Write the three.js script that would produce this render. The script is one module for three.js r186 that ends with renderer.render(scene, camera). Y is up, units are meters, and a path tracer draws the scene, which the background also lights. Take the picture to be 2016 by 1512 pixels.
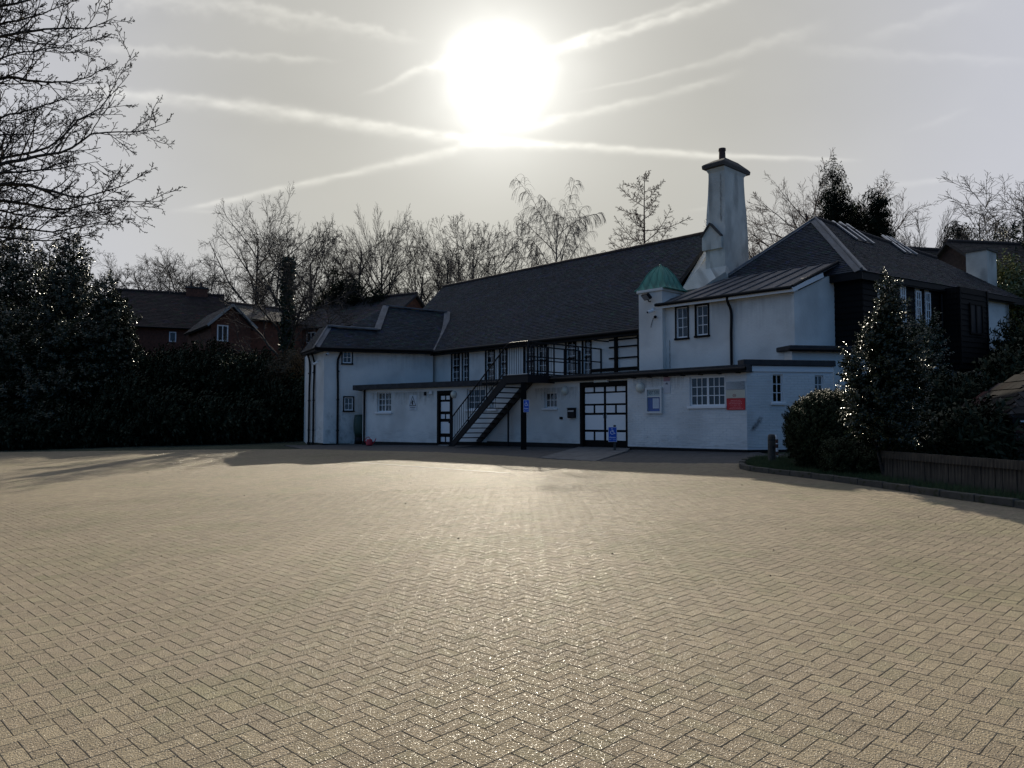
import * as THREE from 'three';
import { mergeGeometries } from 'three/addons/utils/BufferGeometryUtils.js';
import { RoundedBoxGeometry } from 'three/addons/geometries/RoundedBoxGeometry.js';

// ------------------------------------------------------------------ camera
const F = 1515, CX = 1008, CY = 756, HZ = 830, EYE = 1.6, PIT = Math.atan((HZ - CY) / F);
const scene = new THREE.Scene();
const camera = new THREE.PerspectiveCamera(2 * Math.atan(756 / F) * 180 / Math.PI, 4 / 3, 0.1, 2000);
camera.position.set(0, EYE, 0);
camera.rotation.set(PIT, 0, 0);
const renderer = new THREE.WebGLRenderer();
renderer.toneMapping = THREE.LinearToneMapping;
renderer.toneMappingExposure = 1.15;
renderer.shadowMap.enabled = true;
const V = (x, y, z) => new THREE.Vector3(x, y, z);
const cP = Math.cos(PIT), sP = Math.sin(PIT);
// a photo pixel gives a direction ...
function ray(px, py) { const a = (px - CX) / F, b = (CY - py) / F; return V(a, b * cP + sP, b * sP - cP); }
function toPixel(d) { const x = d.x, y = d.y * cP + d.z * sP, z = -d.y * sP + d.z * cP; return z < -0.05 ? [CX + F * x / -z, CY - F * y / -z] : null; }
const atDepth = (px, py, d) => { const r = ray(px, py), t = d / -r.z; return V(r.x * t, EYE + r.y * t, -d); };

// ------------------------------------------------------------------ noise
function rng(seed) { let s = seed >>> 0; return () => { s = (s + 0x6d2b79f5) | 0; let t = Math.imul(s ^ (s >>> 15), 1 | s); t = (t + Math.imul(t ^ (t >>> 7), 61 | t)) ^ t; return ((t ^ (t >>> 14)) >>> 0) / 4294967296; }; }
function lattice(n, seed) { const r = rng(seed), a = new Float32Array(n * n); for (let i = 0; i < a.length; i++) a[i] = r(); return a; }
const LAT = lattice(256, 7);
function vnoise(x, y, per = 256) {
  const xi = Math.floor(x), yi = Math.floor(y), fx = x - xi, fy = y - yi, u = fx * fx * (3 - 2 * fx), v = fy * fy * (3 - 2 * fy);
  const m = (k) => ((k % per) + per) % per, x0 = m(xi), x1 = m(xi + 1), y0 = m(yi) * 256, y1 = m(yi + 1) * 256;
  const a = LAT[y0 + x0], b = LAT[y0 + x1], c = LAT[y1 + x0], d = LAT[y1 + x1];
  return a + (b - a) * u + (c - a) * v + (a - b - c + d) * u * v;
}
function fbm(x, y, oct, per = 256) { let s = 0, a = 0.5, t = 0; for (let i = 0; i < oct; i++) { s += a * vnoise(x + i * 17.3 * (per === 256), y + i * 9.1 * (per === 256), per); t += a; a *= 0.5; x *= 2; y *= 2; per = Math.min(256, per * 2); } return s / t; }
const smooth = (a, b, x) => { const t = Math.min(1, Math.max(0, (x - a) / (b - a))); return t * t * (3 - 2 * t); };
const lerp = (a, b, t) => a + (b - a) * t;

// ------------------------------------------------------------------ sky and sun
const SUN = ray(985, 152).normalize();
const TRAILS = [ // contrails as lines across the sky: points x, y and half width, then strength and raggedness
  [[[120, -20, 26], [330, -8, 24], [480, 8, 22], [640, 42, 18], [770, 66, 14], [840, 80, 6]], 0.13, 1],
  [[[120, 92, 9], [300, 98, 12], [460, 105, 11], [560, 112, 9], [680, 118, 4]], 0.12, 1],
  [[[120, 170, 14], [290, 186, 17], [480, 206, 17], [700, 240, 15], [880, 268, 13], [985, 278, 12], [1150, 286, 10], [1400, 305, 8], [1560, 310, 6], [1700, 316, 4]], 0.24, 0.35],
  [[[330, 418, 5], [440, 395, 7], [560, 368, 9], [800, 315, 12], [985, 268, 15]], 0.19, 0.4],
  [[[985, 268, 16], [1060, 245, 15], [1180, 215, 12], [1300, 188, 9], [1470, 138, 12]], 0.12, 0.5],
  [[[700, 190, 3], [760, 166, 10], [870, 118, 16], [985, 100, 20]], 0.16, 0.8],
  [[[1040, 115, 14], [1110, 92, 14], [1230, 62, 11], [1360, 22, 12], [1480, -25, 14]], 0.22, 0.7],
  [[[1060, 100, 10], [1150, 70, 8], [1260, 38, 9], [1400, -12, 9]], 0.16, 0.7],
  [[[1120, 185, 3], [1260, 156, 5], [1400, 120, 9], [1520, 78, 16], [1640, 45, 24]], 0.09, 0.5],
  [[[1540, 95, 12], [1640, 98, 18], [1800, 108, 14], [2050, 122, 8]], 0.06, 0.6],
  [[[1660, 85, 14], [1800, 42, 16], [1960, -8, 20]], 0.06, 0.6],
  [[[1680, 372, 3], [1790, 360, 8], [1930, 344, 6]], 0.07, 0.5],
  [[[1770, 262, 4], [1850, 236, 9], [1930, 205, 5]], 0.05, 0.5],
  [[[330, 412, 2], [400, 416, 4], [520, 424, 4]], 0.07, 0.3],
  [[[1330, 418, 3], [1400, 408, 4], [1480, 396, 2]], 0.08, 0.3],
];
function trail(px, py) {
  let sum = 0;
  for (const [pts, str, rag] of TRAILS) {
    if (px < pts[0][0] || px > pts[pts.length - 1][0]) continue;
    let k = 0; while (k < pts.length - 2 && px > pts[k + 1][0]) k++;
    const [x0, y0, w0] = pts[k], [x1, y1, w1] = pts[k + 1], t = (px - x0) / (x1 - x0), ts = t;
    const off = py - lerp(y0, y1, ts); let w = lerp(w0, w1, t);
    w *= 0.74; if (Math.abs(off) > w * 3.2) continue;
    const n = fbm(px * 0.035, py * 0.05 + 40, 4), n2 = fbm(px * 0.012 + 90, py * 0.03, 3);
    w *= 0.75 + 0.6 * n2;
    let d = (off + (n - 0.5) * w * 2.4 * rag) / w;
    d = d < 0 ? d * 1.35 : d * 0.8;
    const ends = Math.min(1, (px - pts[0][0]) / 90) * Math.min(1, (pts[pts.length - 1][0] - px) / 90);
    sum += str * Math.exp(-d * d * 1.1) * (0.35 + 1.15 * fbm(px * 0.03 + 11, py * 0.09, 4)) * Math.max(0.05, ends);
  }
  return sum;
}
function skyColor(d, out) {
  const el = Math.asin(d.y) * 57.29578, th = Math.acos(Math.min(1, d.dot(SUN))) * 57.29578;
  // thin bright air near the horizon, greyer above, bluer away from the sun
  const h = Math.exp(-Math.max(0, el) / 13), far = smooth(13, 36, th), back = smooth(34, 112, th);
  let r = lerp(0.36, 0.495, h), g = lerp(0.355, 0.485, h), b = lerp(0.34, 0.41, h);
  const r2 = lerp(0.465, 0.53, h), g2 = lerp(0.478, 0.54, h), b2 = lerp(0.535, 0.57, h);
  const r3 = lerp(0.050, 0.10, h), g3 = lerp(0.128, 0.205, h), b3 = lerp(0.285, 0.38, h);
  r = lerp(lerp(r, r2, far), r3, back); g = lerp(lerp(g, g2, far), g3, back); b = lerp(lerp(b, b2, far), b3, back);
  const glow = 0.26 * Math.exp(-th / 7) + 0.14 * Math.exp(-th / 16);
  r += glow; g += glow * 0.98; b += glow * 0.88;
  const p = th < 60 ? toPixel(d) : null;
  let th2 = th;
  if (p) {
    const c = trail(p[0], p[1]) * 0.68 * (1 + 0.9 * Math.exp(-th / 9)) + 0.05 * (fbm(p[0] * 0.0035, p[1] * 0.006, 4) - 0.5) * (1 - back);
    r += c; g += c * 0.97; b += c * 0.86;
    th2 = th * (1 + 0.62 * (fbm(p[0] * 0.011 + 3, p[1] * 0.011 + 8, 3) - 0.5)) - c * 4;
  }
  const core = 1.9 * Math.exp(-Math.pow(Math.max(0, th2) / 2.2, 1.9)) + 0.26 * Math.exp(-Math.pow(th / 5.6, 2));
  out[0] = r + core; out[1] = g + core; out[2] = b + core * 0.97;
}
{
  const W = 4096, H = 2048, data = new Float32Array(W * H * 4), d = V(0, 0, 0), c = [0, 0, 0];
  for (let j = 0; j < H; j++) {
    const el = ((j + 0.5) / H - 0.5) * Math.PI;
    if (el < -0.02) { for (let i = 0; i < W; i++) { const o = (j * W + i) * 4; data[o] = 0.16; data[o + 1] = 0.15; data[o + 2] = 0.13; data[o + 3] = 1; } continue; }
    const ce = Math.cos(el), se = Math.max(0, Math.sin(el));
    for (let i = 0; i < W; i++) {
      const az = ((i + 0.5) / W - 0.5) * 2 * Math.PI;
      d.set(ce * Math.cos(az), se, ce * Math.sin(az));
      skyColor(d, c);
      const o = (j * W + i) * 4; data[o] = c[0]; data[o + 1] = c[1]; data[o + 2] = c[2]; data[o + 3] = 1;
    }
  }
  const t = new THREE.DataTexture(data, W, H, THREE.RGBAFormat, THREE.FloatType);
  t.mapping = THREE.EquirectangularReflectionMapping; t.magFilter = THREE.LinearFilter; t.minFilter = THREE.LinearFilter; t.colorSpace = THREE.LinearSRGBColorSpace; t.needsUpdate = true;
  scene.background = t; scene.environment = t;
}
const sun = new THREE.DirectionalLight(new THREE.Color().setRGB(1, 0.91, 0.74), 5.0);
sun.name = 'sun';
sun.position.copy(SUN).multiplyScalar(120); sun.target.position.set(0, 0, -20);
sun.position.add(sun.target.position);
sun.castShadow = true; sun.shadow.radius = 1; sun.shadow.mapSize.set(4096, 4096);
Object.assign(sun.shadow.camera, { left: -60, right: 60, top: 60, bottom: -60, near: 1, far: 300 });
scene.add(sun, sun.target);

// ------------------------------------------------------------------ textures and materials
function tex(size, fn, srgb) {
  const a = new Uint8Array(size * size * 4);
  for (let j = 0; j < size; j++) for (let i = 0; i < size; i++) { const c = fn(i / size, j / size, i, j), o = (j * size + i) * 4; for (let k = 0; k < 3; k++) a[o + k] = Math.max(0, Math.min(255, Math.round(255 * (Array.isArray(c) ? c[k] : c)))); a[o + 3] = 255; }
  const t = new THREE.DataTexture(a, size, size); t.wrapS = t.wrapT = THREE.RepeatWrapping; t.magFilter = THREE.LinearFilter; t.minFilter = THREE.LinearMipmapLinearFilter; t.generateMipmaps = true;
  if (srgb) t.colorSpace = THREE.SRGBColorSpace;
  t.needsUpdate = true; return t;
}
const rep = (t, m) => { const c = t.clone(); c.repeat.set(1 / m, 1 / m); c.needsUpdate = true; return c; };
const R0 = rng(99);
const grainA = lattice(512, 21), grainB = lattice(256, 22);
// grainy concrete: height of single grains, how polished each grain is, and its colour speckle
const T_grain = tex(1024, (u, v, i, j) => { const a = grainA[((j >> 1) & 511) * 512 + ((i >> 1) & 511)], b = LAT[((j >> 2) & 255) * 256 + ((i >> 2) & 255)]; return 0.55 * Math.pow(a, 1.5) + 0.3 * b + 0.15 * fbm(u * 16, v * 16, 3, 16); });
const T_polish = tex(1024, (u, v, i, j) => { const a = grainA[((j >> 1) & 511) * 512 + ((i >> 1) & 511)], b = grainB[((j >> 2) & 255) * 256 + ((i >> 2) & 255)]; return a > 0.80 && b > 0.25 ? 0.25 : 0.88 + 0.12 * b; });
const T_speck = tex(512, (u, v, i, j) => { const a = grainA[(j & 511) * 512 + (i & 511)], n = fbm(u * 8, v * 8, 4, 8), g = 0.80 + 0.14 * (n - 0.5) + (a > 0.9 ? 0.16 : a < 0.1 ? -0.26 : 0.16 * (a - 0.5)); return [g, g * 0.985, g * 0.96]; }, true);
const T_stucco = tex(512, (u, v) => 0.6 * fbm(u * 32, v * 32, 3, 32) + 0.4 * fbm(u * 6, v * 6, 3, 6));
const T_paint = tex(512, (u, v) => { const n = fbm(u * 5, v * 5, 5, 5), s = fbm(u * 3 + 7, v * 3, 4, 3), k = 0.90 + 0.12 * n - 0.06 * smooth(0.5, 0.75, s); return [k, k * 0.995, k * 0.98]; }, true);
const T_noise = tex(512, (u, v) => { const n = fbm(u * 10, v * 10, 5, 10); const k = 0.72 + 0.42 * (n - 0.3); return [k, k, k]; }, true);
const T_wood = tex(512, (u, v) => { const n = fbm(u * 40, v * 3, 4, 3), m = fbm(u * 6, v * 6, 3, 6), k = 0.55 + 0.5 * (n - 0.4) + 0.25 * (m - 0.5); return [k, k * 0.98, k * 0.95]; }, true);
const T_bark = tex(256, (u, v) => 0.5 * fbm(u * 20, v * 5, 4, 5) + 0.5 * fbm(u * 8, v * 8, 3, 8));
const T_mossy = tex(512, (u, v) => { const n = fbm(u * 6, v * 6, 5, 6), m = smooth(0.52, 0.7, fbm(u * 9 + 3, v * 9, 4, 9)); return [lerp(0.62 + 0.3 * n, 0.5, m), lerp(0.60 + 0.3 * n, 0.56, m), lerp(0.56 + 0.3 * n, 0.34, m)]; }, true);
function mat(rgb, rough, o = {}) { const m = new THREE.MeshPhysicalMaterial({ roughness: rough, side: THREE.DoubleSide, ...o }); m.color.setRGB(...rgb); return m; }
const M = {
  paver: mat([1, 1, 1], 1, { vertexColors: true, map: rep(T_speck, 1.7), bumpMap: rep(T_grain, 2.5), bumpScale: 0.0072, roughnessMap: rep(T_polish, 2.5), specularIntensity: 0.34 }),
  sand: mat([0.17, 0.14, 0.09], 0.95, { map: rep(T_mossy, 0.9) }),
  asphalt: mat([0.09, 0.085, 0.08], 0.85, { map: rep(T_noise, 1.3), bumpMap: rep(T_grain, 1.1), bumpScale: 0.004 }),
  concrete: mat([0.19, 0.185, 0.175], 0.9, { map: rep(T_noise, 1.7), bumpMap: rep(T_stucco, 0.7), bumpScale: 0.002 }),
  line: mat([0.56, 0.52, 0.44], 0.7, { map: rep(T_noise, 0.6) }),
  soil: mat([0.05, 0.045, 0.03], 1, { map: rep(T_mossy, 2.3) }),
  lawn: mat([0.055, 0.07, 0.03], 1, { map: rep(T_mossy, 3.1), bumpMap: rep(T_stucco, 0.6), bumpScale: 0.03 }),
  grass: mat([0.045, 0.07, 0.02], 0.8),
  render: mat([0.76, 0.76, 0.74], 0.85, { map: rep(T_paint, 3.3), bumpMap: rep(T_stucco, 1.4), bumpScale: 0.008 }),
  brickpaint: mat([0.77, 0.77, 0.76], 0.7, { map: rep(T_paint, 2.6), bumpMap: rep(T_stucco, 0.6), bumpScale: 0.003 }),
  mortarpaint: mat([0.70, 0.70, 0.69], 0.9),
  chimney: mat([0.70, 0.70, 0.68], 0.9, { map: rep(tex(512, (u, v) => { const n = fbm(u * 6, v * 4, 5, 4), s = smooth(0.55, 0.78, fbm(u * 7 + 5, v * 3, 4, 3)), k = 0.88 + 0.22 * (n - 0.5) - 0.13 * s; return [k, k, k * 0.97]; }, true), 3.4), bumpMap: rep(T_stucco, 1.1), bumpScale: 0.012 }),
  black: mat([0.010, 0.010, 0.011], 0.6, { specularIntensity: 0.4, map: rep(T_noise, 1.9) }),
  blackwood: mat([0.010, 0.010, 0.011], 0.7, { specularIntensity: 0.3, map: rep(T_wood, 1.2), bumpMap: rep(T_wood, 1.2), bumpScale: 0.004 }),
  metal: mat([0.010, 0.010, 0.012], 0.55, { specularIntensity: 0.4 }),
  galv: mat([0.42, 0.43, 0.44], 0.42, { metalness: 0.8 }),
  white: mat([0.78, 0.78, 0.77], 0.45),
  tile: mat([1, 1, 1], 0.75, { specularIntensity: 0.5, vertexColors: true, map: rep(T_noise, 0.9) }),
  tilematte: mat([1, 1, 1], 1, { vertexColors: true, specularIntensity: 0.05 }),
  deck: mat([0.03, 0.03, 0.032], 0.9),
  lead: mat([0.16, 0.17, 0.185], 0.55, { map: rep(T_noise, 1.4), bumpMap: rep(T_stucco, 0.9), bumpScale: 0.006 }),
  leadroof: mat([0.15, 0.135, 0.135], 0.6, { map: rep(T_noise, 1.6), bumpMap: rep(T_stucco, 1.1), bumpScale: 0.006 }),
  copper: mat([0.085, 0.30, 0.225], 0.7, { map: rep(tex(256, (u, v) => { const n = fbm(u * 8, v * 3, 4, 3), k = 0.78 + 0.4 * (n - 0.4); return [k * 0.96, k, k]; }, true), 0.9) }),
  felt: mat([0.045, 0.046, 0.05], 0.85, { map: rep(T_noise, 1.5) }),
  glass: mat([0.55, 0.58, 0.60], 0.03, { transmission: 1, thickness: 0, ior: 1.5 }),
  clear: mat([0.93, 0.95, 0.96], 0.04, { specularIntensity: 0.5, transmission: 1, thickness: 0, ior: 1.5 }),
  curtain: mat([0.55, 0.42, 0.22], 0.95),
  net: mat([0.14, 0.145, 0.145], 0.95),
  dark: mat([0.02, 0.02, 0.02], 0.9),
  terracotta: mat([0.10, 0.055, 0.04], 0.8, { map: rep(T_noise, 0.7) }),
  stonecap: mat([0.10, 0.09, 0.08], 0.9, { map: rep(T_noise, 0.8) }),
  redbrick: mat([0.19, 0.075, 0.045], 0.9, { map: rep(T_noise, 1.1) }),
  darkbrick: mat([0.055, 0.035, 0.03], 0.95, { map: rep(T_noise, 1.1) }),
  roofclay: mat([0.055, 0.036, 0.03], 0.85, { map: rep(T_noise, 1.2) }),
  fence: mat([0.13, 0.11, 0.085], 0.85, { map: rep(T_wood, 0.9), bumpMap: rep(T_wood, 0.9), bumpScale: 0.003 }),
  bollard: mat([0.15, 0.14, 0.125], 0.85, { map: rep(T_wood, 0.5), bumpMap: rep(T_wood, 0.5), bumpScale: 0.005 }),
  kerb: mat([0.10, 0.097, 0.09], 0.9, { map: rep(T_mossy, 0.8), bumpMap: rep(T_grain, 0.9), bumpScale: 0.003 }),
  bark: mat([0.042, 0.036, 0.03], 0.9, { bumpMap: rep(T_bark, 0.6), bumpScale: 0.02 }),
  birch: mat([0.11, 0.09, 0.075], 0.85),
  larch: mat([0.10, 0.06, 0.045], 0.85),
  twig: mat([0.038, 0.031, 0.027], 0.9),
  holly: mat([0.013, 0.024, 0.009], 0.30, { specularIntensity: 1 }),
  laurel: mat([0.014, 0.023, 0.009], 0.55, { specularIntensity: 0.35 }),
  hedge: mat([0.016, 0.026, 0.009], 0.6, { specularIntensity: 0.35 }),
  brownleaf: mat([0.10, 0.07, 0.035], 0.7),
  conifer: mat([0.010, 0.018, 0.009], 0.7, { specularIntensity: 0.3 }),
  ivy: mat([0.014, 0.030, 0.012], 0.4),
  butt: mat([0.02, 0.05, 0.036], 0.45),
  redplastic: mat([0.45, 0.02, 0.035], 0.4),
  lampglass: mat([0.62, 0.61, 0.52], 0.3),
  blue: mat([0.01, 0.06, 0.30], 0.4),
};

// ------------------------------------------------------------------ scene graph helpers
const taken = new Map();
function numbered(n) { const k = taken.get(n) ?? 0; taken.set(n, k + 1); return k ? n + '_' + String(k).padStart(3, '0') : n; }
function tag(o, label, category, group, kind) { if (label) o.userData.label = label; if (category) o.userData.category = category; if (group) o.userData.group = group; if (kind) o.userData.kind = kind; return o; }
const bases = new Map();
function thing(name, base, label, category, group, kind) { const g = new THREE.Group(); g.name = numbered(name); g.position.copy(base); scene.add(g); bases.set(g, base.clone()); return tag(g, label, category, group, kind); }
function shadow(m) { m.castShadow = true; m.receiveShadow = true; return m; }
// add a mesh whose geometry is given in world coordinates
function part(parent, name, geo, m, kind) {
  const mesh = shadow(new THREE.Mesh(geo, m)), b = bases.get(parent);
  if (b) { geo.translate(-b.x, -b.y, -b.z); bases.set(mesh, b); }
  mesh.name = name; parent.add(mesh); if (kind) mesh.userData.kind = kind; return mesh;
}
function top(name, geo, m, label, category, group, kind) { const mesh = shadow(new THREE.Mesh(geo, m)); mesh.name = numbered(name); scene.add(mesh); bases.set(mesh, V(0, 0, 0)); return tag(mesh, label, category, group, kind); }
// uv in metres, from the face's main direction
function metric(g0) {
  const g = g0.index ? g0.toNonIndexed() : g0, p = g.attributes.position, n = p.count, uv = new Float32Array(n * 2), a = V(0, 0, 0), b = V(0, 0, 0), c = V(0, 0, 0), e = V(0, 0, 0);
  for (let i = 0; i < n; i += 3) {
    a.fromBufferAttribute(p, i); b.fromBufferAttribute(p, i + 1); c.fromBufferAttribute(p, i + 2);
    e.copy(b).sub(a).cross(c.clone().sub(a)); const x = Math.abs(e.x), y = Math.abs(e.y), z = Math.abs(e.z);
    [a, b, c].forEach((q, k) => { const o = (i + k) * 2; if (y > x * 1.5 && y > z * 1.5) { uv[o] = q.x; uv[o + 1] = q.z; } else { uv[o] = x > z ? q.z : q.x; uv[o + 1] = q.y; if (x > z * 0.4 && z > x * 0.4) uv[o] = q.x * 1.41; } });
  }
  g.setAttribute('uv', new THREE.BufferAttribute(uv, 2)); return g;
}
function clean(g) { const h = g.index ? g.toNonIndexed() : g; for (const k of Object.keys(h.attributes)) if (!['position', 'normal', 'uv'].includes(k)) h.deleteAttribute(k); if (!h.attributes.normal) h.computeVertexNormals(); if (!h.attributes.uv) h.setAttribute('uv', new THREE.BufferAttribute(new Float32Array(h.attributes.position.count * 2), 2)); return h; }
const merge = (list) => (list.length === 1 ? clean(list[0]) : mergeGeometries(list.map(clean)));
const box = (x0, x1, y0, y1, z0, z1) => new THREE.BoxGeometry(x1 - x0, y1 - y0, z1 - z0).translate((x0 + x1) / 2, (y0 + y1) / 2, (z0 + z1) / 2);
const rbox = (x0, x1, y0, y1, z0, z1, r = 0.01) => new RoundedBoxGeometry(x1 - x0, y1 - y0, z1 - z0, 1, r).translate((x0 + x1) / 2, (y0 + y1) / 2, (z0 + z1) / 2);
function bar(a, b, w, h = w) { // square bar between two points; h measured across the vertical plane of the bar
  const d = b.clone().sub(a), L = d.length(); d.normalize(); const s = Math.abs(d.y) > 0.95 ? V(1, 0, 0) : V(0, 1, 0), x = d.clone().cross(s).normalize(), y = x.clone().cross(d);
  return new THREE.BoxGeometry(w, h, L).applyMatrix4(new THREE.Matrix4().makeBasis(x, y, d.clone().negate()).setPosition(a.clone().add(b).multiplyScalar(0.5)));
}
const tube = (pts, r, seg = 8) => new THREE.TubeGeometry(new THREE.CatmullRomCurve3(pts, false, 'centripetal'), Math.max(4, pts.length * 4), r, seg, false);
const rod = (a, b, r, seg = 8) => { const d = b.clone().sub(a); return new THREE.CylinderGeometry(r, r, d.length(), seg).applyQuaternion(new THREE.Quaternion().setFromUnitVectors(V(0, 1, 0), d.clone().normalize())).translate((a.x + b.x) / 2, (a.y + b.y) / 2, (a.z + b.z) / 2); };
function prism(pts, off) { // solid between a planar polygon and its copy moved by off
  const n = pts.length, ctr = pts.reduce((s, p) => s.add(p), V(0, 0, 0)).divideScalar(n);
  let nx = V(0, 0, 0); for (let i = 0; i < n; i++) nx.add(pts[i].clone().sub(ctr).cross(pts[(i + 1) % n].clone().sub(ctr))); nx.normalize();
  const e1 = pts[1].clone().sub(pts[0]).normalize(), e2 = nx.clone().cross(e1), flat = pts.map((p) => new THREE.Vector2(p.clone().sub(ctr).dot(e1), p.clone().sub(ctr).dot(e2)));
  const tri = THREE.ShapeUtils.triangulateShape(flat, []), q = [];
  for (const [a, b, c] of tri) { q.push(pts[a], pts[b], pts[c]); q.push(pts[c].clone().add(off), pts[b].clone().add(off), pts[a].clone().add(off)); }
  for (let i = 0; i < n; i++) { const a = pts[i], b = pts[(i + 1) % n], c = b.clone().add(off), d = a.clone().add(off); q.push(a, d, c, a, c, b); }
  const g = new THREE.BufferGeometry().setFromPoints(q); g.computeVertexNormals(); return metric(g);
}
function sheet(pts, lift = 0) { const g = prism(pts.map((p) => V(p.x, p.y + lift, p.z)), V(0, -0.003, 0)); return g; }

// ------------------------------------------------------------------ ground
const gy0 = (x, z) => 0.033 * x - 0.0236 * z;
function gy(x, z) { const d = -z; const back = Math.max(0, d - 41), right = Math.max(0, x - 14); let h = gy0(Math.max(-30, Math.min(16, x)), Math.max(-44, Math.min(4, z))); h += 0.11 * back * back / (back + 12) + 0.06 * right; return h; }
function onGround(px, py) { const d = ray(px, py), t = EYE / (0.033 * d.x - 0.0236 * d.z - d.y); return V(d.x * t, EYE + d.y * t, d.z * t); }
const G = (x, z, lift = 0) => V(x, gy(x, z) + lift, z);
{
  const xs = [], zs = []; for (let i = -40; i <= 40; i++) { xs.push(Math.sign(i) * (Math.abs(i) * 1.6 + Math.pow(Math.abs(i) / 8, 4.2))); }
  for (let i = 0; i <= 70; i++) zs.push(40 - i * 1.4 - Math.pow(i / 14, 4.1));
  const p = [], idx = []; zs.forEach((z) => xs.forEach((x) => p.push(x, gy(x, z) - 0.05, z)));
  const W = xs.length; for (let j = 0; j < zs.length - 1; j++) for (let i = 0; i < W - 1; i++) { const a = j * W + i; idx.push(a, a + 1, a + W, a + 1, a + W + 1, a + W); }
  const g = new THREE.BufferGeometry(); g.setAttribute('position', new THREE.Float32BufferAttribute(p, 3)); g.setIndex(idx); g.computeVertexNormals();
  const uv = new Float32Array(p.length / 3 * 2); for (let i = 0; i < p.length / 3; i++) { uv[2 * i] = p[3 * i]; uv[2 * i + 1] = p[3 * i + 2]; } g.setAttribute('uv', new THREE.BufferAttribute(uv, 2));
  top('ground', g, M.lawn, null, null, null, 'structure');
}

// the plan of the building: U runs along the front towards the right, N stands out from it
const VPX = (-430 - CX) / F, UL = Math.hypot(VPX, 1), U = V(-VPX / UL, 0, 1 / UL), N = V(-U.z, 0, U.x);
const P0 = V((1190 - CX) / F * 25.8, 0, -25.8);
const pt = (u, n, y = 0) => V(P0.x + U.x * u + N.x * n, y, P0.z + U.z * u + N.z * n);
class Wall { // a vertical plane from a to b, seen from outside with a on the left
  constructor(a, b) { this.a = V(a.x, 0, a.z); this.len = Math.hypot(b.x - a.x, b.z - a.z); this.u = V((b.x - a.x) / this.len, 0, (b.z - a.z) / this.len); this.n = V(-this.u.z, 0, this.u.x); }
  P(u, h, o = 0) { return V(this.a.x + this.u.x * u + this.n.x * o, h, this.a.z + this.u.z * u + this.n.z * o); }
  M() { return new THREE.Matrix4().makeBasis(this.u, V(0, 1, 0), this.n).setPosition(this.a); }
  uh(px, py, o = 0) { const d = ray(px, py), q = this.a.clone().addScaledVector(this.n, o), t = (q.x * this.n.x + q.z * this.n.z) / (d.x * this.n.x + d.z * this.n.z), p = V(d.x * t, EYE + d.y * t, d.z * t); return [(p.x - this.a.x) * this.u.x + (p.z - this.a.z) * this.u.z, p.y]; }
  rect(x0, y0, x1, y1, o = 0) { const a = this.uh(x0, (y0 + y1) / 2, o)[0], b = this.uh(x1, (y0 + y1) / 2, o)[0], m = (x0 + x1) / 2; return [a, b, this.uh(m, y1, o)[1], this.uh(m, y0, o)[1]]; }
  put(g) { return g.applyMatrix4(this.M()); }
}
const dir57 = V(Math.sin(1.0), 0, -Math.cos(1.0));
const A_bend = pt(-5.9, 0), A_left = (() => { const p = atDepth(714, 800, 34.25); return V(p.x, 0, p.z); })();
const A_right = pt(5.3, 0.1), A_side = (() => { const p = atDepth(1641, 800, 22.35); return V(p.x, 0, p.z); })();
const B_wing = pt(5.68, -2.1), B_end = B_wing.clone().addScaledVector(dir57, 2.0), B_C = B_end.clone().addScaledVector(U, 0.86), B_far = B_C.clone().addScaledVector(dir57, 9.2);
const L_a = (() => { const p = atDepth(637, 800, 35); return V(p.x, 0, p.z); })(), L_b = (() => { const p = atDepth(852, 800, 36.5); return V(p.x, 0, p.z); })(), L_e = (() => { const p = atDepth(606, 800, 37.2); return V(p.x, 0, p.z); })();

// car park paving: its far edge in front of the building, the lawn and the kerb
const kerbPx = [[1500, 905], [1478, 909], [1466, 916], [1468, 923], [1490, 928], [1560, 936], [1700, 954], [1850, 976], [2016, 999], [2200, 1024]];
const kerbLine = kerbPx.map(([x, y]) => onGround(x, y));
const edgePx = [[-160, 893], [0, 890], [200, 888], [420, 885], [600, 884], [720, 887], [860, 890], [980, 896], [1100, 905], [1250, 911], [1360, 912], [1466, 912]];
const edgeLine = edgePx.map(([x, y]) => onGround(x, y));
const kEnd = kerbLine[kerbLine.length - 1];
const pave = [...edgeLine, ...kerbLine.slice(3), V(kEnd.x + 1.2, 0, 3), V(-12, 0, 3), V(-36, 0, -30)];
function inside(poly, x, z) { let c = false; for (let i = 0, j = poly.length - 1; i < poly.length; j = i++) { const a = poly[i], b = poly[j]; if ((a.z > z) !== (b.z > z) && x < (b.x - a.x) * (z - a.z) / (b.z - a.z) + a.x) c = !c; } return c; }
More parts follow.
